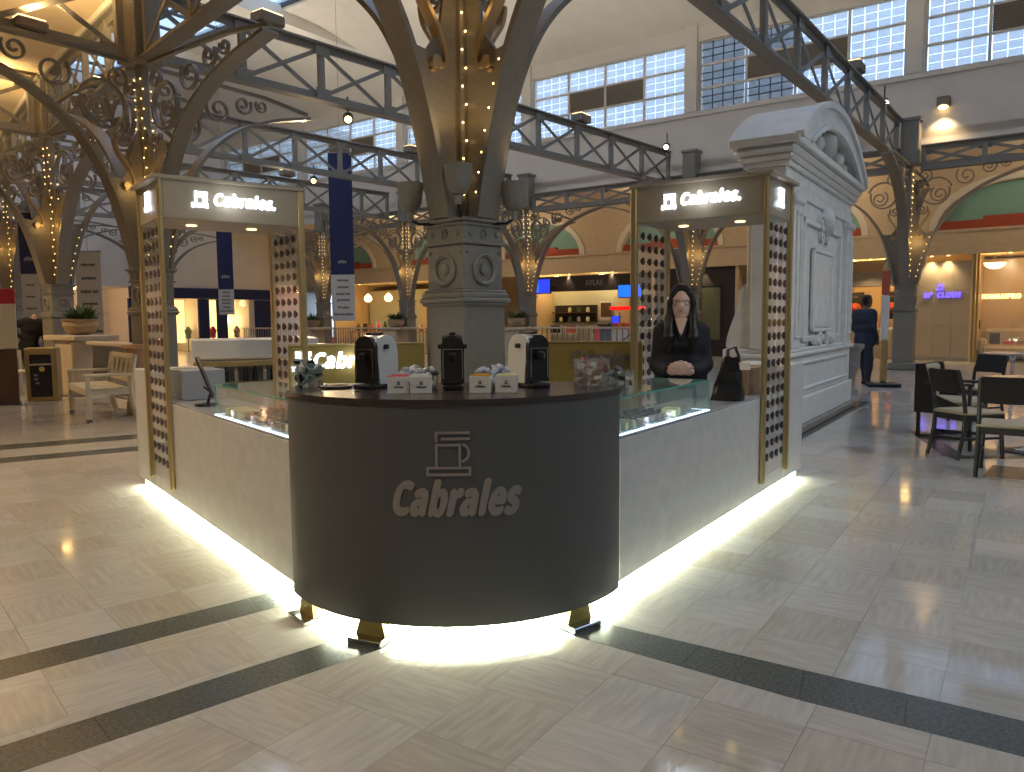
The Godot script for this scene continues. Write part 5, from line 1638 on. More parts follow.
func rear_counter() -> void:      # a curved white stand behind, seen through the left tower
	var t := thing("curved_stand", "curved white stand with gilt rail seen through the left tower", "counter", Transform3D(Basis(), P(-3.35, 0, 8.9)))
	var m := MB.new()
	m.lathe(PackedVector2Array([Vector2(1.08, 1.0), Vector2(1.2, 1.02), Vector2(1.2, 1.2), Vector2(1.08, 1.22)]), 30, false, 0.2, 1.45)
	part("fascia", m, M.white_plastic, t)
	for y in [0.93, 0.72]:
		part("gilt_rail", MB.new().lathe(PackedVector2Array([Vector2(1.0, y), Vector2(1.14, y), Vector2(1.14, y + 0.05), Vector2(1.0, y + 0.05)]), 30, false, 0.2, 1.45), M.brass, t)
	part("body", MB.new().lathe(PackedVector2Array([Vector2(0.98, 0.0), Vector2(0.98, 1.0)]), 30, false, 0.2, 1.45), M.counter_top_grey, t)
	for k in 9:
		var a := 0.55 + k * 0.09
		single("bottle", MB.new().lathe(PackedVector2Array([Vector2(0.001, 0), Vector2(0.028, 0), Vector2(0.028, 0.1), Vector2(0.011, 0.14), Vector2(0.011, 0.16), Vector2(0, 0.16)]), 10), M.black_plastic if k % 3 else M.chrome, "small %s bottle on the gilt rail of the curved stand" % ("dark" if k % 3 else "silver"), "bottle", Transform3D(Basis(), P(-3.35, 0.77, 8.9) + Vector3(cos(a) * 1.08, 0, sin(a) * 1.08)), "bottles on the curved stand")

# ---------------------------------------------------------------- things on the counters
func coffee_machine(label: String, at: Vector3, turn: float, shell: Material, front: Material) -> void:
	var t := thing("coffee_machine", label, "coffee machine", Transform3D(Basis(Vector3.UP, turn), at), "capsule coffee machines on the dark counter")
	# side profile in (z, y), pulled across x
	var prof := smooth_path(PackedVector2Array([Vector2(-0.17, 0.015), Vector2(-0.175, 0.12), Vector2(-0.165, 0.2), Vector2(-0.12, 0.245), Vector2(-0.04, 0.255), Vector2(0.03, 0.24), Vector2(0.06, 0.2), Vector2(0.055, 0.13), Vector2(0.02, 0.11), Vector2(0.01, 0.02)]), 4)
	var b := MB.new()
	b.xf = Transform3D(Basis(Vector3(0, 0, 1), Vector3.UP, Vector3(-1, 0, 0)), Vector3())
	b.prism(prof, -0.048, 0.048, true)
	part("body", b, shell, t)
	var fp := MB.new()         # arched front plate
	var arch := PackedVector2Array([Vector2(-0.054, 0.03), Vector2(0.054, 0.03)])
	arch.append_array(arc_pts(Vector2(0, 0.2), 0.054, 0, PI, 12))
	fp.prism(arch, 0.035, 0.068)
	part("front_plate", fp, front, t)
	var fr := MB.new()
	fr.xf = Transform3D(Basis(), Vector3(0, 0, 0.07))
	fr.ribbon(PackedVector2Array([Vector2(-0.045, 0.05), Vector2(-0.045, 0.19), Vector2(0.045, 0.19), Vector2(0.045, 0.05)]), 0.006, 0.004)
	part("trim", fr, M.chrome, t)
	part("spout", MB.new().cbox(Vector3(0, 0.155, 0.085), Vector3(0.036, 0.04, 0.035), 0.008), M.black_plastic, t)
	part("lever", MB.new().cbox(Vector3(0, 0.262, -0.03), Vector3(0.03, 0.014, 0.12), 0.005), M.black_plastic, t)
	for s in [-1.0, 1.0]: part("side_knob", MB.new().cyl(Vector3(s * 0.048, 0.2, -0.04), Vector3(s * 0.07, 0.2, -0.04), 0.012, 0.012), M.black_plastic, t)
	part("drip_tray", MB.new().cbox(Vector3(0, 0.012, 0.05), Vector3(0.09, 0.024, 0.11), 0.006), M.black_plastic, t)
	part("base", MB.new().cbox(Vector3(0, 0.008, -0.06), Vector3(0.1, 0.016, 0.23), 0.004), M.black_plastic, t)

func build_counter_goods() -> void:
	var y := 1.0555
	coffee_machine("white coffee machine with dark front, leftmost on the dark counter", P(-0.68, y, 3.74), 0.55 - 0.95 + 0.05, M.white_plastic, M.black_plastic)
	coffee_machine("black coffee machine in the centre of the dark counter", P(-0.283, y, 3.68), 0.08, M.black_plastic, M.dark_smoke)
	coffee_machine("white coffee machine with black front, rightmost on the dark counter", P(0.10, y, 3.74), 0.45, M.white_plastic, M.dark_smoke)
	var sug := [[-0.513, "pink"], [-0.411, "white"], [-0.14, "yellow"], [-0.024, "cream"]]
	for k in 4:
		var t := thing("sugar_box", "small white sugar box with %s sachets on the dark counter" % sug[k][1], "box", Transform3D(Basis(Vector3.UP, 0.12 if k < 2 else -0.1), P(sug[k][0], y, 3.47)), "sugar boxes on the dark counter")
		var b := MB.new()
		b.cbox(Vector3(0, 0.002, 0), Vector3(0.096, 0.004, 0.075), 0.001)
		for s in [-1.0, 1.0]:
			b.cbox(Vector3(0, 0.038, s * 0.0365), Vector3(0.096, 0.076, 0.003), 0.001)
			b.cbox(Vector3(s * 0.0465, 0.038, 0), Vector3(0.003, 0.076, 0.072), 0.001)
		part("box", b, M.white_plastic, t)
		inst("lettering", text_mesh("Cabrales", 0.008, 0.001, 0.2, 0.0, 0.042), M.print_dark, t, Transform3D(Basis(), Vector3(0, 0.026, 0.0386)))
		inst("cup_logo", cup_icon(0.014, 0.0014, 0.001).mesh(), M.print_dark, t, Transform3D(Basis(), Vector3(0, 0.04, 0.0386)))
		var sm: Material = [M.sugar_pink, M.white_card, M.sugar_yellow, M.pale_yellow][k]
		for j in 9:
			var o := part("sachet", MB.new().cbox(Vector3(0, 0.04, 0), Vector3(0.07, 0.072, 0.003), 0.001), sm, t)
			o.transform = Transform3D(Basis(Vector3(0, 0, 1), rng.randf_range(-0.12, 0.12)) * Basis(Vector3.RIGHT, rng.randf_range(-0.06, 0.06)), Vector3(rng.randf_range(-0.008, 0.008), rng.randf_range(0.002, 0.009), -0.028 + j * 0.007))
	# folded clear bags of cups behind the sugar boxes
	for k in 2:
		var t := thing("cup_bag", ["crumpled translucent bag of cups left of the centre machine", "crumpled translucent bag of cups right of the centre machine"][k], "bag", Transform3D(Basis(Vector3.UP, 0.3 * k), P([-0.44, -0.09][k], y, [3.66, 3.66][k])))
		var m := MB.new()
		for j in 22:
			m.xf = Transform3D(Basis.from_euler(Vector3(rng.randf_range(-0.7, 0.7), rng.randf() * TAU, rng.randf_range(-0.7, 0.7))), Vector3(rng.randf_range(-0.075, 0.075), 0.06 + rng.randf_range(0.0, 0.038), rng.randf_range(-0.03, 0.03)))
			m.ball(Vector3(), Vector3(rng.randf_range(0.02, 0.042), rng.randf_range(0.004, 0.012), rng.randf_range(0.015, 0.03)), 8, 4)
		part("film", m, mat("cup_film_%d" % k, c8(186, 190, 202), 0.3), t)
		part("cup_stack", MB.new().cyl(Vector3(-0.08, 0.036, 0), Vector3(0.08, 0.036, 0), 0.032, 0.036, 16), M.white_plastic, t)
	single("serving_tray", MB.new().lathe(PackedVector2Array([Vector2(0.001, 0), Vector2(0.075, 0), Vector2(0.085, 0.012), Vector2(0.08, 0.012), Vector2(0.07, 0.004), Vector2(0.001, 0.004)]), 24), M.chrome, "small round silver tray left of the white coffee machine", "tray", Transform3D(Basis(), P(-0.86, y, 3.76)))
	# clear tubs of capsules
	var cm := MB.new().lathe(PackedVector2Array([Vector2(0.001, 0), Vector2(0.013, 0), Vector2(0.019, 0.026), Vector2(0.022, 0.027), Vector2(0.022, 0.03), Vector2(0, 0.03)]), 12).mesh()
	var tub := [[P(-1.03, y, 3.86), 0.13, 0.12, "dark", "left end of the dark counter"], [P(0.40, y, 3.83), 0.15, 0.13, "rose", "right end of the dark counter"], [P(0.545, 1.001, 3.90), 0.11, 0.12, "black", "corner of the right glass case"]]
	for k in 3:
		var p: Vector3 = tub[k][0]
		var w: float = tub[k][1]
		var h: float = tub[k][2]
		var bs := Basis(Vector3.UP, [0.5, -0.3, -0.5][k])
		var t := thing("clear_tub", "clear acrylic tub of %s capsules at the %s" % [tub[k][3], tub[k][4]], "tub", Transform3D(bs, p), "clear capsule tubs")
		for s in [-1.0, 1.0]:
			part("side", MB.new().box(Vector3(0, h * 0.5, s * w * 0.5), Vector3(w, h, 0.003)), M.clear_glass, t)
			part("side", MB.new().box(Vector3(s * w * 0.5, h * 0.5, 0), Vector3(0.003, h, w)), M.clear_glass, t)
		part("base", MB.new().box(Vector3(0, 0.002, 0), Vector3(w, 0.004, w)), M.clear_glass, t)
		for j in 30:
			var o := MeshInstance3D.new()
			o.name = numbered("coffee_capsule")
			o.mesh = cm
			o.material_override = [M.capsule_dark, M.capsule_rose, M.capsule_dark][k] if j % 4 else M.capsule_white
			add_child(o)
			var lay := j / 9
			var g := Vector3((j % 3 - 1) * (w - 0.05) * 0.5, 0.01 + lay * 0.028, ((j / 3) % 3 - 1) * (w - 0.05) * 0.5)
			o.transform = Transform3D(bs * Basis.from_euler(Vector3(rng.randf() * TAU, rng.randf() * TAU, 0)), p + bs * g + Vector3(0, 0.012, 0))
			tag(o, "%s coffee capsule heaped in the clear tub at the %s" % [tub[k][3] if j % 4 else "white", tub[k][4]], "capsule", "capsules in the tub at the " + tub[k][4])
	# tablet on a stand, left arm
	var tf := Transform3D(Basis(Vector3.UP, 0.9), P(-2.10, 0.811, 5.28))
	var ts := thing("tablet_stand", "black tablet on a jointed stand on the left counter arm", "tablet", tf)
	part("base", MB.new().lathe(PackedVector2Array([Vector2(0.001, 0), Vector2(0.085, 0), Vector2(0.08, 0.014), Vector2(0.001, 0.018)]), 22), M.black_plastic, ts)
	part("arm", MB.new().tube(PackedVector3Array([Vector3(0, 0.01, 0), Vector3(0.0, 0.07, 0.03), Vector3(-0.02, 0.1, 0.08), Vector3(-0.02, 0.13, -0.0)]), 0.009, 8), M.black_plastic, ts)
	var sc := part("screen", MB.new().cbox(Vector3(), Vector3(0.26, 0.30, 0.012), 0.005), M.black_plastic, ts)
	sc.transform = Transform3D(Basis(Vector3.UP, 1.0) * Basis(Vector3.RIGHT, -0.34), Vector3(0, 0.20, -0.02))
	single("storage_box", MB.new().cbox(Vector3(0, 0.11, 0), Vector3(0.42, 0.22, 0.3), 0.006), M.counter_top_grey, "blue grey box behind the tablet on the left arm", "box", arm_frame(false) * Transform3D(Basis(), Vector3(2.5, 0.811, 0.24)))
	# shopping bag and parcel on the right arm
	var bag := thing("shopping_bag", "black plastic shopping bag on the right counter arm", "bag", Transform3D(Basis(Vector3.UP, -0.5), P(1.50, 0.811, 5.34)))
	var bm := MB.new()
	var rings: Array = []
	for j in 7:
		var q := j / 6.0
		var row: Array[Vector3] = []
		for s in 16:
			var a := TAU * s / 16
			var sq := Vector2(signf(cos(a)) * pow(absf(cos(a)), 0.5), signf(sin(a)) * pow(absf(sin(a)), 0.5))
			var wd := lerpf(0.115, 0.055, q) * (1.0 + 0.05 * sin(s * 5.0 + j * 2.0))
			row.append(Vector3(sq.x * wd + 0.03 * q, 0.30 * q + 0.01 * sin(s * 3.0) * q, sq.y * wd * 0.65))
		rings.append(row)
	for j in 6:
		for s in 16:
			var a: Vector3 = rings[j][s]; var b: Vector3 = rings[j][(s + 1) % 16]; var c: Vector3 = rings[j + 1][(s + 1) % 16]; var d: Vector3 = rings[j + 1][s]
			var nn := (b - a).cross(d - a).normalized()
			if nn.dot(a - Vector3(0, a.y, 0)) < 0: nn = -nn
			bm.quad(a, b, c, d, nn)
	part("bag_body", bm, mat("bag_black", c8(22, 22, 24), 0.3), bag)
	for s in [-1.0, 1.0]: part("handle", MB.new().tube(PackedVector3Array([Vector3(0.0, 0.29, s * 0.02), Vector3(0.0, 0.35, s * 0.025), Vector3(0.05, 0.37, s * 0.025), Vector3(0.08, 0.29, s * 0.02)]), 0.006, 6), M.bag_black, bag)
	part("receipt", MB.new().cbox(Vector3(0.11, 0.24, 0.03), Vector3(0.10, 0.05, 0.004), 0.001), M.white_card, bag)
	single("parcel", MB.new().cbox(Vector3(0, 0.1, 0), Vector3(0.24, 0.2, 0.2), 0.004), M.paper_bag, "tan cardboard parcel behind the black bag", "box", Transform3D(Basis(Vector3.UP, 0.9), P(1.74, 0.811, 5.82)))

# ---------------------------------------------------------------- furniture
func wood_chair(label: String, at: Vector2, turn: float) -> Node3D:
	if proto.has("chair"): return copy(proto.chair, Transform3D(Basis(Vector3.UP, turn), P(at.x, 0, at.y)), label)
	var t := thing("cafe_chair", label, "chair", Transform3D(Basis(Vector3.UP, turn), P(at.x, 0, at.y)), "black cafe chairs")
	t.set_meta("base_name", "cafe_chair")
	part("seat", MB.new().cbox(Vector3(0, 0.445, 0), Vector3(0.44, 0.035, 0.44), 0.012), M.woven_seat, t)
	var fr := MB.new()
	for s in [-1.0, 1.0]:
		fr.cbox(Vector3(0, 0.40, s * 0.2), Vector3(0.40, 0.06, 0.025), 0.004)
		fr.cbox(Vector3(s * 0.2, 0.40, 0), Vector3(0.025, 0.06, 0.40), 0.004)
	part("seat_frame", fr, M.black_wood, t)
	for s in [-1.0, 1.0]:
		part("leg", MB.new().tube(PackedVector3Array([Vector3(s * 0.2, 0.42, 0.2), Vector3(s * 0.205, 0.2, 0.205), Vector3(s * 0.21, 0, 0.22)]), 0.02, 6), M.black_wood, t)
		part("rear_leg", MB.new().tube(PackedVector3Array([Vector3(s * 0.205, 0, -0.27), Vector3(s * 0.2, 0.25, -0.215), Vector3(s * 0.2, 0.44, -0.2), Vector3(s * 0.2, 0.66, -0.23), Vector3(s * 0.19, 0.86, -0.29)]), 0.02, 6), M.black_wood, t)
		part("stretcher", MB.new().cbox(Vector3(s * 0.2, 0.2, 0), Vector3(0.018, 0.025, 0.42), 0.004), M.black_wood, t)
	var bk := MB.new()
	for j in 8:
		var a := -0.19 + 0.38 * j / 8.0
		var b := -0.19 + 0.38 * (j + 1) / 8.0
		var za := -0.255 - 0.05 * (1.0 - pow(a / 0.2, 2.0))
		var zb := -0.255 - 0.05 * (1.0 - pow(b / 0.2, 2.0))
		for s in [-0.01, 0.01]:
			bk.quad(Vector3(a, 0.64, za + s + 0.03), Vector3(b, 0.64, zb + s + 0.03), Vector3(b, 0.87, zb + s - 0.02), Vector3(a, 0.87, za + s - 0.02), Vector3(0, 0.1, signf(s)))
		bk.quad(Vector3(a, 0.87, za - 0.03), Vector3(b, 0.87, zb - 0.03), Vector3(b, 0.87, zb - 0.01), Vector3(a, 0.87, za - 0.01), Vector3.UP)
		bk.quad(Vector3(a, 0.64, za + 0.02), Vector3(b, 0.64, zb + 0.02), Vector3(b, 0.64, zb + 0.04), Vector3(a, 0.64, za + 0.04), Vector3.DOWN)
	part("backrest", bk, M.black_wood, t)
	proto.chair = t
	return t

func cafe_table(label: String, at: Vector2, r: float) -> void:
	var t := thing("cafe_table", label, "table", Transform3D(Basis(), P(at.x, 0, at.y)), "round cafe tables")
	part("table_top", MB.new().lathe(PackedVector2Array([Vector2(0.001, 0.72), Vector2(r - 0.01, 0.72), Vector2(r, 0.73), Vector2(r, 0.745), Vector2(r - 0.01, 0.75), Vector2(0, 0.75)]), 36), M.table_top, t)
	part("stem", MB.new().lathe(PackedVector2Array([Vector2(0.16, 0.03), Vector2(0.05, 0.06), Vector2(0.03, 0.14), Vector2(0.028, 0.6), Vector2(0.06, 0.7), Vector2(0.14, 0.72)]), 20, true), M.chrome, t)
	part("base", MB.new().lathe(PackedVector2Array([Vector2(0.25, 0.0), Vector2(0.25, 0.015), Vector2(0.16, 0.03), Vector2(0, 0.03)]), 28), M.black_plastic, t)

func build_furniture() -> void:
	wood_chair("nearest black wooden chair at the right edge, back to the camera", Vector2(4.30, 6.62), 2.5)
	wood_chair("black wooden chair turned sideways at the table on the right", Vector2(4.50, 7.55), 1.75)
	wood_chair("black chair beyond the tub armchair, seen edge-on", Vector2(6.05, 10.0), -1.2)
	cafe_table("round grey table at the right edge beside the black chairs", Vector2(5.25, 7.72), 0.45)
	cafe_table("farther round table in front of the sofa shop", Vector2(8.6, 13.2), 0.45)
	# upholstered tub armchair
	var t := thing("tub_armchair", "black tub armchair with beige leather lining near the cafe chairs", "armchair", Transform3D(Basis(Vector3.UP, 0.75), P(5.08, 0, 8.85)))
	part("seat", MB.new().cbox(Vector3(0, 0.40, 0.02), Vector3(0.5, 0.1, 0.5), 0.03), M.beige_leather, t)
	part("backrest", MB.new().cbox(Vector3(0, 0.62, -0.24), Vector3(0.5, 0.42, 0.07), 0.03), M.beige_leather, t)
	part("back_shell", MB.new().cbox(Vector3(0, 0.58, -0.29), Vector3(0.58, 0.52, 0.035), 0.01), M.black_wood, t)
	part("seat_frame", MB.new().cbox(Vector3(0, 0.32, 0.0), Vector3(0.58, 0.08, 0.58), 0.01), M.black_wood, t)
	for s in [-1.0, 1.0]:
		part("side_shell", MB.new().prism(PackedVector2Array([Vector2(-0.3, 0.28), Vector2(0.28, 0.28), Vector2(0.28, 0.34), Vector2(-0.1, 0.5), Vector2(-0.2, 0.84), Vector2(-0.3, 0.84)]), -0.015, 0.015), M.black_wood, t).transform = Transform3D(Basis(Vector3.UP, -PI / 2), Vector3(s * 0.285, 0, 0))
		part("armrest", MB.new().cbox(Vector3(s * 0.285, 0.62, 0.06), Vector3(0.05, 0.035, 0.5), 0.01), M.black_wood, t)
		for z in [-0.26, 0.26]: part("leg", MB.new().box(Vector3(s * 0.27, 0.15, z), Vector3(0.035, 0.3, 0.035)), M.black_wood, t)
		part("arm_post", MB.new().box(Vector3(s * 0.285, 0.46, 0.27), Vector3(0.035, 0.32, 0.035)), M.black_wood, t)
		part("runner", MB.new().box(Vector3(s * 0.27, 0.015, 0), Vector3(0.04, 0.03, 0.56)), M.black_wood, t)
	# white bench on the left: front edge from (-6.92, 12.02) to (-5.95, 10.77)
	var a := Vector2(-6.92, 12.02)
	var b := Vector2(-5.95, 10.77)
	var d := (b - a).normalized()
	var bt := thing("garden_bench", "cream painted wooden bench with armrests beside the left tower", "bench", Transform3D(Basis(Vector3.UP, atan2(d.y, d.x)), P(a.x, 0, a.y)))      # local x along the front, seat towards -z
	var W := a.distance_to(b)
	for x in [0.03, W - 0.03]:
		part("leg", MB.new().cbox(Vector3(x, 0.22, 0), Vector3(0.07, 0.44, 0.07), 0.01), M.cream_wood, bt)
		part("foot", MB.new().cbox(Vector3(x, 0.015, 0), Vector3(0.074, 0.03, 0.074), 0.004), M.wood_dark, bt)
		part("rear_leg", MB.new().tube(PackedVector3Array([Vector3(x, 0, -0.62), Vector3(x, 0.3, -0.56), Vector3(x, 0.5, -0.55), Vector3(x, 0.92, -0.62)]), 0.042, 4), M.cream_wood, bt)
		part("arm_post", MB.new().cbox(Vector3(x, 0.53, 0), Vector3(0.06, 0.2, 0.06), 0.01), M.cream_wood, bt)
		part("armrest", MB.new().cbox(Vector3(x, 0.65, -0.28), Vector3(0.09, 0.045, 0.66), 0.015), M.cream_wood, bt)
		part("side_rail", MB.new().cbox(Vector3(x, 0.40, -0.28), Vector3(0.04, 0.08, 0.52), 0.006), M.cream_wood, bt)
	part("front_rail", MB.new().cbox(Vector3(W * 0.5, 0.40, 0), Vector3(W, 0.09, 0.04), 0.006), M.cream_wood, bt)
	for k in 6: part("seat_slat", MB.new().cbox(Vector3(W * 0.5, 0.455, -0.02 - k * 0.09), Vector3(W, 0.025, 0.075), 0.006), M.cream_wood, bt)
	for y in [0.56, 0.90]: part("back_rail", MB.new().cbox(Vector3(W * 0.5, y, -0.565 - (y - 0.56) * 0.15), Vector3(W, 0.07, 0.035), 0.008), M.cream_wood, bt)
	for k in 5:
		for s in [-1.0, 1.0]:
			var x := W * (k + 0.5) / 5.0
			part("back_slat", MB.new().bar(Vector3(x - 0.1 * s, 0.58, -0.57), Vector3(x + 0.1 * s, 0.88, -0.61), 0.02, 0.035), M.cream_wood, bt)
	# litter bin with framed black front
	t = thing("litter_bin", "gold framed black litter bin with round emblem on the left", "bin", Transform3D(Basis(Vector3.UP, 0.35), P(-8.42, 0, 13.75)))
	part("body", MB.new().cbox(Vector3(0, 0.48, -0.2), Vector3(0.5, 0.96, 0.42), 0.02), M.brass, t)
	part("front_panel", MB.new().cbox(Vector3(0, 0.46, 0.015), Vector3(0.34, 0.76, 0.02), 0.005), M.black_plastic, t)
	part("flap", MB.new().cbox(Vector3(0, 0.66, 0.03), Vector3(0.34, 0.03, 0.02), 0.005), M.chrome, t)
	part("emblem", MB.new().cyl(Vector3(0.02, 0.58, 0.02), Vector3(0.02, 0.58, 0.034), 0.045, 0.045, 18), mat("emblem_yellow", c8(214, 196, 110), 0.5), t)
	for q in [[-0.08, 0.47], [-0.08, 0.4], [-0.06, 0.33]]: part("print", MB.new().box(Vector3(q[0], q[1], 0.026), Vector3(0.06, 0.035, 0.002)), M.shop_wall_grey, t)
	# ledge and planter on the left column, railing to the right of it
	planter(P(-8.45, 0, 15.15), 1.16, "bushy green plant in a stone bowl above the white bench", true)
	var ra := Vector2(-7.85, 14.45)
	var rb := Vector2(-5.95, 12.35)
	var rd := (rb - ra).normalized()
	var rl := ra.distance_to(rb)
	t = thing("balustrade", "metal balustrade behind the cream bench on the left", "railing", Transform3D(Basis(Vector3.UP, atan2(rd.y, rd.x)), P(ra.x, 0, ra.y)))
	part("handrail", MB.new().cbox(Vector3(rl * 0.5, 1.02, 0), Vector3(rl, 0.07, 0.24), 0.015), M.stone_fascia, t)
	part("bottom_rail", MB.new().cbox(Vector3(rl * 0.5, 0.12, 0), Vector3(rl, 0.05, 0.1), 0.01), M.iron_grey, t)
	for k in 30: inst("baluster", shared_baluster(), M.chrome, t, Transform3D(Basis(), Vector3((k + 0.5) * rl / 30.0, 0.1, 0)))
	single("railing_pier", MB.new().cbox(Vector3(0, 0.5, 0), Vector3(0.42, 1.0, 0.42), 0.01).cbox(Vector3(0, 1.03, 0), Vector3(0.5, 0.07, 0.5), 0.012), mat("tan_stone", c8(186, 146, 110), 0.6), "tan stone pier between the railing and the left tower", "pier", Transform3D(Basis(Vector3.UP, 0.75), P(-5.6, 0, 11.75)))
	# white chair at the far left
	t = thing("white_chair", "small white chair behind the litter bin at far left", "chair", Transform3D(Basis(Vector3.UP, 1.0), P(-9.9, 0, 15.3)))
	part("seat", MB.new().cbox(Vector3(0, 0.44, 0), Vector3(0.5, 0.05, 0.5), 0.01), M.cream_wood, t)
	for s in [[-1, -1], [-1, 1], [1, -1], [1, 1]]: part("leg", MB.new().cbox(Vector3(s[0] * 0.22, 0.22, s[1] * 0.22), Vector3(0.05, 0.44, 0.05), 0.006), M.cream_wood, t)
	part("backrest", MB.new().cbox(Vector3(0, 0.78, -0.23), Vector3(0.5, 0.14, 0.03), 0.006), M.cream_wood, t)
	for s in [-0.22, 0.22]: part("back_post", MB.new().cbox(Vector3(s, 0.65, -0.23), Vector3(0.045, 0.42, 0.04), 0.006), M.cream_wood, t)
	# advertising totem beside the navy suit
	t = thing("totem_sign", "slim upright totem, red above, white, then bronze, on black base", "sign", Transform3D(Basis(Vector3.UP, -0.35), P(7.42, 0, 15.35)))
	part("base", MB.new().cbox(Vector3(0, 0.035, 0), Vector3(0.62, 0.07, 0.5), 0.02), M.black_plastic, t)
	part("lower_panel", MB.new().cbox(Vector3(0, 0.5, 0), Vector3(0.13, 0.86, 0.1), 0.03), M.brass, t)
	part("middle_panel", MB.new().cbox(Vector3(0, 1.36, 0), Vector3(0.15, 0.9, 0.1), 0.03), M.white_plastic, t)
	part("upper_panel", MB.new().cbox(Vector3(0, 2.05, 0), Vector3(0.14, 0.5, 0.1), 0.03), mat("totem_red", c8(178, 84, 66), 0.5), t)
	part("finial", MB.new().lathe(PackedVector2Array([Vector2(0.06, 2.28), Vector2(0.05, 2.36), Vector2(0.03, 2.42), Vector2(0.03, 2.52), Vector2(0, 2.53)]), 14), M.brass, t)
	# carved stone urn beside the monument end
	single("stone_urn", MB.new().lathe(PackedVector2Array([Vector2(0.14, 0), Vector2(0.14, 0.08), Vector2(0.08, 0.14), Vector2(0.08, 0.3), Vector2(0.15, 0.5), Vector2(0.16, 0.75), Vector2(0.22, 0.84), Vector2(0.22, 0.9), Vector2(0, 0.9)]), 20), M.marble_step, "dark stone urn at the far end of the monument", "urn", Transform3D(Basis(), P(6.08, 0, 13.8)))

# ---------------------------------------------------------------- people
func skin_mesh(out: MB, bones: Array, k: float, cell: float, grow := 0.0) -> void:
	# smooth union of tapered capsules [a, b, ra, rb], meshed as surface nets
	var lo := Vector3(1e9, 1e9, 1e9)
	var hi := -lo
	for b in bones:
		var r: float = maxf(b[2], b[3]) + grow + 3.0 * cell + k * 2.0
		for p in [b[0], b[1]]:
			lo = lo.min(p - Vector3(r, r, r)); hi = hi.max(p + Vector3(r, r, r))
	var nx := int((hi.x - lo.x) / cell) + 2
	var ny := int((hi.y - lo.y) / cell) + 2
	var nz := int((hi.z - lo.z) / cell) + 2
	var f := PackedFloat32Array()
	f.resize(nx * ny * nz)
	f.fill(0.0)
	for b in bones:
		var a: Vector3 = b[0]
		var ab: Vector3 = b[1] - a
		var l2 := maxf(ab.length_squared(), 1e-9)
		var ra: float = b[2] + grow
		var rb: float = b[3] + grow
		var r := maxf(ra, rb) + 2.0 * cell + k * 2.0
		var p0 := (a.min(b[1]) - Vector3(r, r, r) - lo) / cell
		var p1 := (a.max(b[1]) + Vector3(r, r, r) - lo) / cell
		for z in range(maxi(int(p0.z), 0), mini(int(p1.z) + 1, nz)):
			for y in range(maxi(int(p0.y), 0), mini(int(p1.y) + 1, ny)):
				var at := (z * ny + y) * nx
				for x in range(maxi(int(p0.x), 0), mini(int(p1.x) + 1, nx)):
					var q := lo + Vector3(x, y, z) * cell - a
					var s := clampf(q.dot(ab) / l2, 0.0, 1.0)
					var dd := (q - ab * s).length() - ra - (rb - ra) * s
					f[at + x] += exp(clampf(-dd / k, -30.0, 30.0))
	for i in f.size():
		f[i] = -k * log(f[i]) if f[i] > 1e-12 else 1.0
	var cellv := {}
	var vs := PackedVector3Array()
	var ns := PackedVector3Array()
	var st := [1, nx, nx * ny]
	for z in nz - 1:
		for y in ny - 1:
			for x in nx - 1:
				var i := (z * ny + y) * nx + x
				var inside := 0
				var v8: Array[float] = []
				for c in 8:
					var val := f[i + (c & 1) * st[0] + ((c >> 1) & 1) * st[1] + (c >> 2) * st[2]]
					v8.append(val)
					if val < 0.0: inside += 1
				if inside == 0 or inside == 8: continue
				var sum := Vector3()
				var cnt := 0
				for e in 12:
					var c0: int = [0, 2, 4, 6, 0, 1, 4, 5, 0, 1, 2, 3][e]
					var c1: int = [1, 3, 5, 7, 2, 3, 6, 7, 4, 5, 6, 7][e]
					if (v8[c0] < 0.0) != (v8[c1] < 0.0):
						var w := v8[c0] / (v8[c0] - v8[c1])
						sum += Vector3(c0 & 1, (c0 >> 1) & 1, c0 >> 2).lerp(Vector3(c1 & 1, (c1 >> 1) & 1, c1 >> 2), w)
						cnt += 1
				cellv[i] = vs.size()
				vs.append(lo + (Vector3(x, y, z) + sum / cnt) * cell)
				ns.append(Vector3(v8[1] + v8[3] + v8[5] + v8[7] - v8[0] - v8[2] - v8[4] - v8[6], v8[2] + v8[3] + v8[6] + v8[7] - v8[0] - v8[1] - v8[4] - v8[5], v8[4] + v8[5] + v8[6] + v8[7] - v8[0] - v8[1] - v8[2] - v8[3]).normalized())
	for i in cellv:
		for ax in 3:
			if (f[i] < 0.0) == (f[i + st[ax]] < 0.0): continue
			var u: int = st[(ax + 1) % 3]
			var w: int = st[(ax + 2) % 3]
			if not (cellv.has(i - u) and cellv.has(i - w) and cellv.has(i - u - w)): continue
			var q := [cellv[i], cellv[i - u], cellv[i - u - w], cellv[i - w]]
			out.quads(vs[q[0]], vs[q[1]], vs[q[2]], vs[q[3]], ns[q[0]], ns[q[1]], ns[q[2]], ns[q[3]])

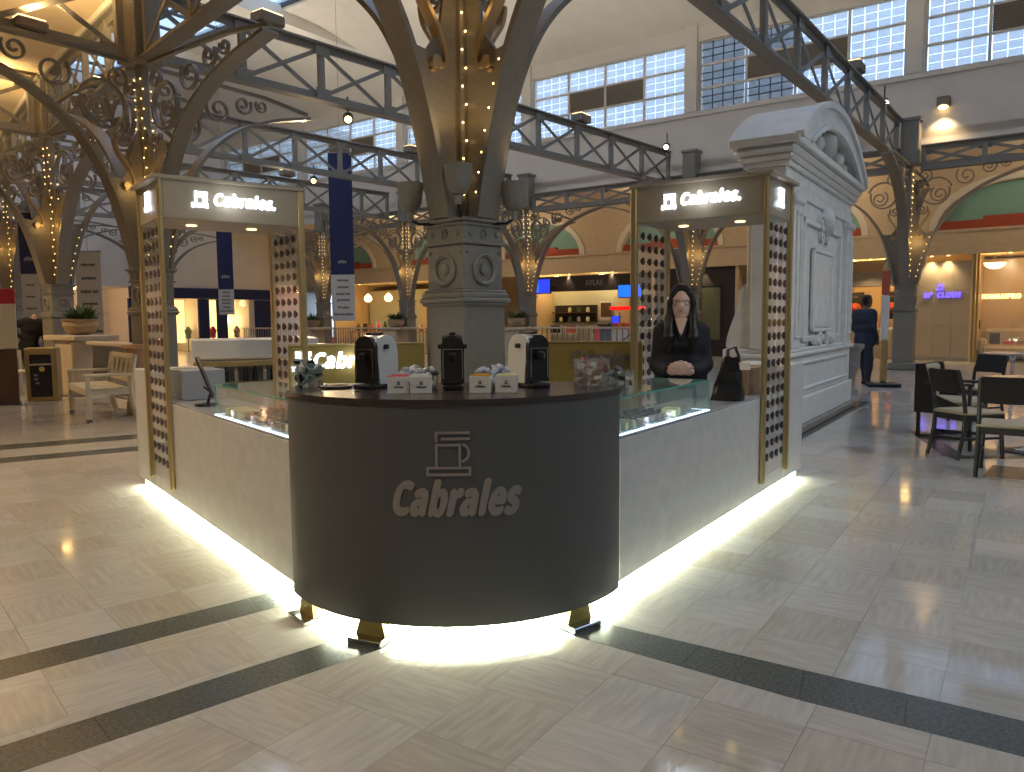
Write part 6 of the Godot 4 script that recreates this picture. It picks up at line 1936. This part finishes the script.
func hand_bones(wr: Vector3, dir: Vector3, palm: Vector3, thumb_side: Vector3, curl: float) -> Array:
	var o := []
	dir = dir.normalized()
	palm = (palm - dir * palm.dot(dir)).normalized()
	var side := (thumb_side - dir * thumb_side.dot(dir)).normalized()
	var base := wr + dir * 0.01
	for k in 4:
		var sd := side * (0.03 - 0.02 * k)
		var kn := base + dir * (0.078 - 0.006 * absf(k - 1.0)) + sd
		o.append([wr + sd * 0.5, kn, 0.014, 0.0105])
		var l: float = [0.04, 0.045, 0.042, 0.033][k]
		var c := curl * (0.8 + 0.15 * k)
		var d1 := (dir * cos(c) + palm * sin(c))
		var d2 := (dir * cos(c * 2.1) + palm * sin(c * 2.1))
		var p1 := kn + d1 * l
		var p2 := p1 + d2 * l * 0.62
		var p3 := p2 + (dir * cos(c * 2.8) + palm * sin(c * 2.8)) * l * 0.5
		o.append([kn, p1, 0.0098, 0.009])
		o.append([p1, p2, 0.009, 0.0082])
		o.append([p2, p3, 0.0082, 0.007])
	var t0 := wr + dir * 0.022 + side * 0.022
	var t1 := t0 + (dir * 0.6 + side * 0.7 + palm * 0.35).normalized() * 0.042
	var t2 := t1 + (dir * 0.9 + side * 0.2 + palm * 0.4).normalized() * 0.034
	o.append([t0, t1, 0.014, 0.011]); o.append([t1, t2, 0.0105, 0.0085])
	return o

func head_bones(c: Vector3, fw: Vector3, s := 1.0) -> Array:    # c = centre of the skull, fw = facing
	var o := []
	var rt := Vector3.UP.cross(fw).normalized()
	var q := func(x: float, y: float, z: float) -> Vector3: return c + (rt * x + Vector3.UP * y + fw * z) * s
	o.append([q.call(0, 0.035, -0.035), q.call(0, 0.035, 0.02), 0.073 * s, 0.07 * s])
	o.append([q.call(0, 0.0, 0.01), q.call(0, -0.05, 0.03), 0.064 * s, 0.05 * s])
	o.append([q.call(0, -0.06, 0.035), q.call(0, -0.092, 0.052), 0.043 * s, 0.022 * s])
	for sx in [-1.0, 1.0]:
		o.append([q.call(sx * 0.038, -0.02, 0.05), q.call(sx * 0.03, -0.07, 0.04), 0.027 * s, 0.026 * s])    # cheek
		o.append([q.call(sx * 0.05, -0.075, 0.0), q.call(sx * 0.02, -0.1, 0.05), 0.018 * s, 0.014 * s])      # jaw
		o.append([q.call(sx * 0.015, 0.022, 0.082), q.call(sx * 0.045, 0.022, 0.065), 0.009 * s, 0.008 * s]) # brow
		o.append([q.call(sx * 0.078, 0.015, -0.012), q.call(sx * 0.073, -0.025, 0.0), 0.012 * s, 0.009 * s]) # ear
	o.append([q.call(0, 0.012, 0.083), q.call(0, -0.026, 0.104), 0.007 * s, 0.0095 * s])                      # nose
	o.append([q.call(-0.011, -0.028, 0.092), q.call(0.011, -0.028, 0.092), 0.008 * s, 0.008 * s])
	o.append([q.call(-0.016, -0.055, 0.082), q.call(0.016, -0.055, 0.082), 0.009 * s, 0.009 * s])             # mouth
	return o

func face_parts(t: Node3D, c: Vector3, fw: Vector3, glasses: bool) -> void:
	var rt := Vector3.UP.cross(fw).normalized()
	var b := Basis(rt, Vector3.UP, fw)
	for s in [-1.0, 1.0]:
		var e := MB.new()
		e.xf = Transform3D(b, c + b * Vector3(s * 0.031, 0.0, 0.078))
		e.ball(Vector3(), Vector3(0.015, 0.0085, 0.009), 12, 8)
		var ep := part("eye", e, M.eye_white, t)
		var ir := MB.new()
		ir.xf = Transform3D(b, c + b * Vector3(s * 0.031, 0.0, 0.0845))
		ir.ball(Vector3(), Vector3(0.0062, 0.0064, 0.004), 10, 6)
		part("iris", ir, M.eye_dark, ep)
		var br := MB.new()
		br.xf = Transform3D(b, c)
		br.tube(PackedVector3Array([Vector3(s * 0.014, 0.022, 0.091), Vector3(s * 0.032, 0.027, 0.085), Vector3(s * 0.05, 0.021, 0.071)]), 0.0035, 6, 0.002)
		part("eyebrow", br, M.hair, t)
	var lp := MB.new()
	lp.xf = Transform3D(b, c + b * Vector3(0, -0.056, 0.0905))
	lp.ball(Vector3(0, 0.004, 0), Vector3(0.02, 0.005, 0.006), 12, 6)
	lp.ball(Vector3(0, -0.005, 0), Vector3(0.017, 0.0055, 0.006), 12, 6)
	part("lips", lp, M.lips, t)
	if glasses:
		var g := MB.new()
		g.xf = Transform3D(b, c)
		for s in [-1.0, 1.0]:
			var ring := PackedVector3Array()
			for j in 21:
				var a := TAU * j / 20
				var sq := Vector2(signf(cos(a)) * pow(absf(cos(a)), 0.7) * 0.025, signf(sin(a)) * pow(absf(sin(a)), 0.7) * 0.019)
				ring.append(Vector3(s * 0.033 + sq.x, 0.0 + sq.y, 0.102 - 0.010 * absf(s * 0.033 + sq.x) / 0.05))
			g.tube(ring, 0.0022, 6)
			g.tube(PackedVector3Array([Vector3(s * 0.058, 0.008, 0.086), Vector3(s * 0.078, 0.008, 0.06), Vector3(s * 0.082, 0.006, -0.01)]), 0.002, 6)
		g.tube(PackedVector3Array([Vector3(-0.01, 0.006, 0.103), Vector3(0, 0.009, 0.105), Vector3(0.01, 0.006, 0.103)]), 0.002, 6)
		part("glasses", g, M.black_plastic, t)

func leg_bones(hipw: float, hy: float, foot: Array) -> Array:   # foot: [[x, z], [x, z]] of the ankles
	var o := []
	for k in 2:
		var s := -1.0 if k == 0 else 1.0
		var an := Vector3(foot[k][0], 0.09, foot[k][1])
		var hp := Vector3(s * hipw, hy, 0)
		var kn := hp.lerp(an, 0.5) + Vector3(0, 0, 0.025)
		o.append([hp, kn, 0.08, 0.056]); o.append([kn, kn.lerp(an, 0.35), 0.055, 0.054]); o.append([kn.lerp(an, 0.35), an, 0.054, 0.036])
		o.append([an - Vector3(0, 0.05, 0.03), an + Vector3(0, -0.06, 0.14), 0.035, 0.026])
	return o

func build_people() -> void:
	# the woman behind the right glass case
	var t := thing("person", "woman with long dark hair, glasses and dark blouse, hands together behind the glass case", "person", Transform3D(Basis(Vector3.UP, -0.22).scaled(Vector3(0.97, 0.968, 0.97)), P(1.235, 0, 5.62)))
	var c := Vector3(0, 1.545, 0.02)
	var fw := Vector3(-0.05, -0.03, 1).normalized()
	var torso := [[Vector3(-0.08, 1.0, 0), Vector3(0.08, 1.0, 0), 0.095, 0.095], [Vector3(-0.05, 1.12, 0.0), Vector3(0.05, 1.12, 0.0), 0.088, 0.088], [Vector3(-0.065, 1.25, 0.0), Vector3(0.065, 1.25, 0.0), 0.088, 0.088], [Vector3(-0.085, 1.335, -0.01), Vector3(0.085, 1.335, -0.01), 0.07, 0.07], [Vector3(-0.055, 1.24, 0.06), Vector3(0.055, 1.24, 0.06), 0.055, 0.055], [Vector3(-0.075, 0.9, 0), Vector3(0.075, 0.9, 0), 0.1, 0.1]]
	var arms := []
	var hands := []
	for s in [-1.0, 1.0]:
		var sh := Vector3(s * 0.15, 1.335, -0.01)
		var el := Vector3(s * 0.176, 1.08, 0.0)
		var wr := Vector3(s * 0.07, 1.04, 0.215)
		arms.append([sh, el, 0.046, 0.038]); arms.append([el, wr, 0.037, 0.026])
		hands.append_array(hand_bones(wr, Vector3(-s * 0.85, 0.25, 0.45), Vector3(0, -0.3, -1), Vector3(0, 1, 0.2), 0.5))
	var neck := [[Vector3(0, 1.36, -0.01), Vector3(0, 1.47, 0.01), 0.052, 0.047]]
	var legs := leg_bones(0.085, 0.9, [[-0.09, 0.0], [0.09, 0.02]])
	var body := MB.new()
	skin_mesh(body, torso + arms + neck + legs, 0.02, 0.016)
	skin_mesh(body, head_bones(c, fw), 0.010, 0.0045)
	skin_mesh(body, hands, 0.004, 0.004)
	part("body", body, M.skin, t)
	face_parts(t, c, fw, true)
	var bl := MB.new()
	skin_mesh(bl, torso + [[arms[0][0], arms[0][1], 0.046, 0.04], [arms[1][0], arms[1][0].lerp(arms[1][1], 0.8), 0.04, 0.032], [arms[2][0], arms[2][1], 0.046, 0.04], [arms[3][0], arms[3][0].lerp(arms[3][1], 0.8), 0.04, 0.032]], 0.016, 0.012, 0.012)
	part("blouse", bl, M.blouse, t)
	var vn := MB.new()     # bare skin of the open collar
	vn.prism(PackedVector2Array([Vector2(-0.045, 1.415), Vector2(0.045, 1.415), Vector2(0.012, 1.30), Vector2(0.0, 1.285), Vector2(-0.012, 1.30)]), 0.06, 0.118)
	part("neckline", vn, M.skin, t).transform = Transform3D(Basis(Vector3.RIGHT, -0.30), Vector3(0, 0.045, 0.405))
	for s in [-1.0, 1.0]:
		part("collar", MB.new().bar(Vector3(s * 0.06, 1.425, 0.055), Vector3(s * 0.008, 1.27, 0.135), 0.012, 0.035), M.blouse, t)
	var tr := MB.new()
	skin_mesh(tr, legs.filter(func(q): return q[1].y > 0.085) + [torso[5], torso[0]], 0.02, 0.018, 0.016)
	part("trousers", tr, M.suit_black, t)
	var hr := MB.new()
	var hb := [[c + Vector3(0, 0.05, -0.045), c + Vector3(0, 0.062, 0.005), 0.073, 0.066], [c + Vector3(0, 0.0, -0.055), c + Vector3(0, -0.16, -0.06), 0.066, 0.07], [c + Vector3(-0.05, -0.2, -0.07), c + Vector3(0.05, -0.2, -0.07), 0.06, 0.06]]
	for s in [-1.0, 1.0]:
		hb.append([c + Vector3(s * 0.02, 0.108, 0.02), c + Vector3(s * 0.058, 0.065, 0.05), 0.026, 0.02])
		hb.append([c + Vector3(s * 0.058, 0.065, 0.05), c + Vector3(s * 0.076, 0.0, 0.042), 0.02, 0.02])
		hb.append([c + Vector3(s * 0.076, 0.0, 0.04), c + Vector3(s * 0.08, -0.12, 0.03), 0.022, 0.03])
		hb.append([c + Vector3(s * 0.075, 0.02, -0.01), c + Vector3(s * 0.085, -0.18, 0.0), 0.03, 0.042])
		hb.append([c + Vector3(s * 0.082, -0.12, 0.03), c + Vector3(s * 0.088, -0.26, 0.085), 0.034, 0.04])
		hb.append([c + Vector3(s * 0.088, -0.26, 0.085), c + Vector3(s * 0.08, -0.36, 0.095), 0.04, 0.02])
	skin_mesh(hr, hb, 0.012, 0.007)
	part("hair", hr, M.hair, t)

	# man in the navy suit by the totem, facing right
	t = thing("person", "man in a dark navy suit standing behind the slim totem", "person", Transform3D(Basis(Vector3.UP, 1.9), P(7.22, 0, 15.75)))
	var tall := 1.06
	c = Vector3(0, 1.7, 0.03)
	fw = Vector3(0, -0.12, 1).normalized()
	torso = [[Vector3(-0.09, 0.98, 0), Vector3(0.09, 0.98, 0), 0.12, 0.12], [Vector3(-0.09, 1.15, 0), Vector3(0.09, 1.15, 0), 0.12, 0.12], [Vector3(-0.11, 1.32, 0), Vector3(0.11, 1.32, 0), 0.125, 0.125], [Vector3(-0.13, 1.44, -0.02), Vector3(0.13, 1.44, -0.02), 0.09, 0.09]]
	arms = []
	hands = []
	for s in [-1.0, 1.0]:
		var sh := Vector3(s * 0.21, 1.45, -0.02)
		var el := Vector3(s * 0.25, 1.17, -0.05)
		var wr := Vector3(s * 0.22, 0.95, 0.08)
		arms.append([sh, el, 0.062, 0.048]); arms.append([el, wr, 0.047, 0.031])
		hands.append_array(hand_bones(wr, Vector3(0, -0.85, 0.4), Vector3(-s, 0, 0), Vector3(0, 0.2, 1), 0.35))
	neck = [[Vector3(0, 1.48, -0.01), Vector3(0, 1.62, 0.01), 0.06, 0.055]]
	legs = leg_bones(0.095, 0.95, [[-0.1, 0.0], [0.1, 0.12]])
	body = MB.new()
	skin_mesh(body, torso + arms + neck + legs, 0.02, 0.022)
	skin_mesh(body, head_bones(c, fw, 1.05), 0.010, 0.008)
	skin_mesh(body, hands, 0.004, 0.007)
	part("body", body, M.skin_dark, t)
	face_parts(t, c, fw, false)
	var jk := MB.new()
	skin_mesh(jk, torso + arms + [[Vector3(-0.1, 0.88, 0), Vector3(0.1, 0.88, 0), 0.12, 0.12]], 0.02, 0.02, 0.018)
	part("jacket", jk, M.suit_blue, t)
	tr = MB.new()
	skin_mesh(tr, legs.filter(func(q): return q[1].y > 0.085) + [torso[0]], 0.02, 0.02, 0.02)
	part("trousers", tr, M.suit_blue, t)
	var sho := MB.new()
	skin_mesh(sho, legs.filter(func(q): return q[1].y < 0.085), 0.01, 0.012, 0.012)
	part("shoes", sho, M.black_plastic, t)
	hr = MB.new()
	skin_mesh(hr, [[c + Vector3(0, 0.055, -0.04), c + Vector3(0, 0.065, 0.02), 0.078, 0.068], [c + Vector3(0, 0.0, -0.05), c + Vector3(0, -0.04, -0.05), 0.07, 0.06]], 0.01, 0.012)
	part("hair", hr, M.hair, t)

	# headless black-suited shop dummy leaning at the far left
	t = thing("mannequin", "headless mannequin in a black suit leaning forward at far left", "mannequin", Transform3D(Basis(Vector3.UP, 0.6), P(-10.35, 0, 16.5)))
	torso = [[Vector3(0.0, 0.95, 0.0), Vector3(0.05, 0.95, 0), 0.12, 0.12], [Vector3(0.0, 1.1, 0.02), Vector3(0.08, 1.1, 0.02), 0.115, 0.115], [Vector3(0.02, 1.28, 0.05), Vector3(0.18, 1.28, 0.05), 0.115, 0.115], [Vector3(0.02, 1.42, 0.07), Vector3(0.24, 1.4, 0.07), 0.085, 0.085]]
	arms = [[Vector3(-0.05, 1.42, 0.07), Vector3(-0.3, 1.36, 0.06), 0.06, 0.05], [Vector3(-0.3, 1.36, 0.06), Vector3(-0.2, 1.14, 0.1), 0.05, 0.038], [Vector3(0.28, 1.38, 0.07), Vector3(0.34, 1.12, 0.05), 0.06, 0.05], [Vector3(0.34, 1.12, 0.05), Vector3(0.32, 0.92, 0.12), 0.05, 0.038]]
	legs = leg_bones(0.08, 0.92, [[0.05, 0.05], [0.22, -0.02]])
	var dum := MB.new()
	skin_mesh(dum, torso + arms + legs + [[Vector3(0.13, 1.44, 0.07), Vector3(0.14, 1.54, 0.09), 0.055, 0.05]], 0.02, 0.024)
	part("body", dum, M.skin, t)
	jk = MB.new()
	skin_mesh(jk, torso + arms + [[Vector3(-0.04, 0.84, 0), Vector3(0.1, 0.84, 0), 0.12, 0.11]], 0.02, 0.022, 0.02)
	part("jacket", jk, M.suit_black, t)
	tr = MB.new()
	skin_mesh(tr, legs + [torso[0]], 0.02, 0.022, 0.018)
	part("trousers", tr, M.suit_black, t)

# ---------------------------------------------------------------- lamps
func truss_spot(at: Vector3, to: Vector3, label: String, color: Color, e: float, m: Material) -> void:
	var d := (to - at).normalized()
	var side := d.cross(Vector3.UP).normalized() if absf(d.y) < 0.99 else Vector3.RIGHT
	var b := Basis(side, -d, side.cross(-d))         # local -y is where it shines
	var t := thing("spotlight", label, "lamp", Transform3D(b, at), "spotlights on the trusses")
	part("housing", MB.new().lathe(PackedVector2Array([Vector2(0.085, -0.02), Vector2(0.1, -0.02), Vector2(0.1, 0.1), Vector2(0.05, 0.2), Vector2(0.0, 0.2)]), 16), M.bar_dark, t)
	part("bulb", MB.new().ball(Vector3(0, -0.01, 0), Vector3(0.07, 0.05, 0.07), 12, 6), m, t)
	part("bracket", MB.new().bar(Vector3(0, 0.15, 0), Vector3(0, 0.15, 0) + b.inverse() * Vector3(0, 0.35, 0), 0.03, 0.03), M.bar_dark, t)
	spot(at + d * 0.1, to, color, e, 55, 0.05)

func build_lamps() -> void:
	var wh := Color(1.0, 0.93, 0.80)
	var wm := Color(1.0, 0.86, 0.66)
	# seen in the picture
	truss_spot(NP(16.9, 6.55, 6.0), NP(8, 0, 4), "bright spotlight on the far end of the second truss", wh, 26, M.lamp_white)
	truss_spot(NP(15.6, 6.5, -0.3), NP(7, 0, -4), "bright spotlight above the end of the truss over the monument", wh, 26, M.lamp_white)
	truss_spot(NP(5.2, 5.2, 7.1), NP(1, 0, 2), "small warm spotlight under the truss behind the left tower", wm, 40, M.lamp_warm)
	truss_spot(NP(9.0, 5.2, 12.7), NP(4, 0, 8), "small warm spotlight under the third truss", wm, 40, M.lamp_warm)
	truss_spot(NP(12.6, 5.1, 18.6), NP(8, 0, 14), "small white spotlight left of the central column", wh, 40, M.lamp_white)
	var wl := thing("wall_lamp", "small square wall lamp on the clerestory wall at right", "lamp", NT(WALL_U - 0.1, 6.75, -1.25))
	part("housing", MB.new().cbox(Vector3(0, 0.1, 0), Vector3(0.2, 0.25, 0.3), 0.02), M.louvre, wl)
	part("bulb", MB.new().ball(Vector3(-0.04, -0.04, 0), Vector3(0.1, 0.06, 0.12), 10, 6), M.lamp_warm, wl)
	spot(NP(WALL_U - 0.2, 6.6, -1.25), NP(WALL_U - 1.2, 0, -1.25), wm, 10, 60)
	# same spotlights on the aisle trusses behind and beside the photographer
	truss_spot(P(-6.5, 5.0, 7.0), P(-5.0, 0, 6.0), "warm spotlight above the left aisle", Color(1.0, 0.86, 0.66), 54, M.lamp_warm)
	truss_spot(P(-3.2, 5.0, 2.0), P(-2.6, 0, 3.6), "warm spotlight above the left foreground", Color(1.0, 0.94, 0.84), 30, M.lamp_warm)
	truss_spot(P(4.5, 5.6, 1.5), P(2.5, 0, 4.0), "white spotlight above the right foreground", Color(0.93, 0.97, 1.0), 27, M.lamp_white)
	truss_spot(P(-12.0, 5.0, 13.0), P(-9.5, 0, 13.5), "warm spotlight above the bench", wm, 60, M.lamp_warm)
	truss_spot(P(8.0, 5.6, 5.0), P(6.0, 0, 8.0), "white spotlight above the cafe chairs", Color(0.93, 0.97, 1.0), 32, M.lamp_white)
	# floodlights on the aisle trusses wash the aisle ceiling
	for k in 3:
		var q: Vector2 = NEAR_ROW[3 + k] - Vector2(0.64, 0.768) * 1.5
		var f := thing("floodlight", "box floodlight on the %s aisle truss at left" % ["first", "second", "third"][k], "lamp", Transform3D(Basis(Vector3.UP, 0.9), P(q.x, 5.32, q.y)), "floodlights on the aisle trusses")
		part("housing", MB.new().cbox(Vector3(0, 0.1, 0), Vector3(0.4, 0.16, 0.26), 0.03), M.louvre, f)
		part("lamp_glass", MB.new().box(Vector3(0, 0.185, 0), Vector3(0.34, 0.012, 0.2)), M.lamp_warm, f)
		spot(P(q.x, 5.6, q.y), P(q.x - 0.4, 6.5, q.y + 0.3), Color(1, 0.84, 0.58), 62, 84, 0.12)
	spot(P(-0.83, 2.56, 6.5), P(-2.4, 6.5, 5.6), wm, 2.5, 60, 0.1)
	spot(P(0.03, 2.56, 6.5), P(1.4, 6.5, 5.4), wm, 1.5, 60, 0.1)
	spot(P(-0.407, 2.66, 6.15), P(-0.45, 6.5, 5.6), wm, 1.2, 60, 0.1)
	# floodlights standing on the trusses wash the nave ceiling
	var fl := ["on the truss over the monument", "on the second truss left of the central column", "on the third truss", "on the fourth truss"]
	for k in 4:
		for j in 2:
			var u: float = [3.6 if k < 3 else 6.4, 12.6][j]
			var v: float = [[-0.15, 7.3, 13.2, 19.2], [-0.25, 6.4, 12.4, 18.4]][j][k]
			var f := thing("floodlight", "box floodlight %s, %s end" % [fl[k], ["near", "far"][j]], "lamp", NT(u, 6.46, v), "floodlights on the trusses")
			part("housing", MB.new().cbox(Vector3(0, 0.12, 0), Vector3(0.5, 0.2, 0.34), 0.03), M.louvre, f)
			part("lamp_glass", MB.new().box(Vector3(0, 0.225, 0), Vector3(0.42, 0.012, 0.28)), M.lamp_warm, f)
			spot(NP(u, 6.72, v), NP(u, 11, v), Color(1.0, 0.95, 0.87), FLOOD_E, 82, 0.2)
	# back aisle
	for k in 5: ceiling_lamp(19.9, 5.99, -4.0 + k * 6.0, 'of the back arcade, ' + ['at the right edge', 'near the lit column', 'behind the woman', 'behind the central column', 'behind the navy banner'][k], Color(1, 0.90, 0.74), 6.5)
	# bulbs of the central column and of the far row
	for p in [[P(-0.39, 3.0, 6.35), 0.03], [P(-0.39, 3.9, 6.3), 0.05]]: omni(p[0], Color(1, 0.8, 0.48), p[1], 0.05)
	for k in 3:
		var a: Vector2 = NEAR_ROW[3 + k]
		omni(P(a.x + 0.1, 3.4, a.y - 0.35), Color(1, 0.8, 0.48), 0.25, 0.1)
	for v in [-0.59, 5.39, 11.5, 17.35, 22.35]: omni(NP(17.1, 3.3, v - 0.2), Color(1, 0.8, 0.48), 0.4, 0.1)
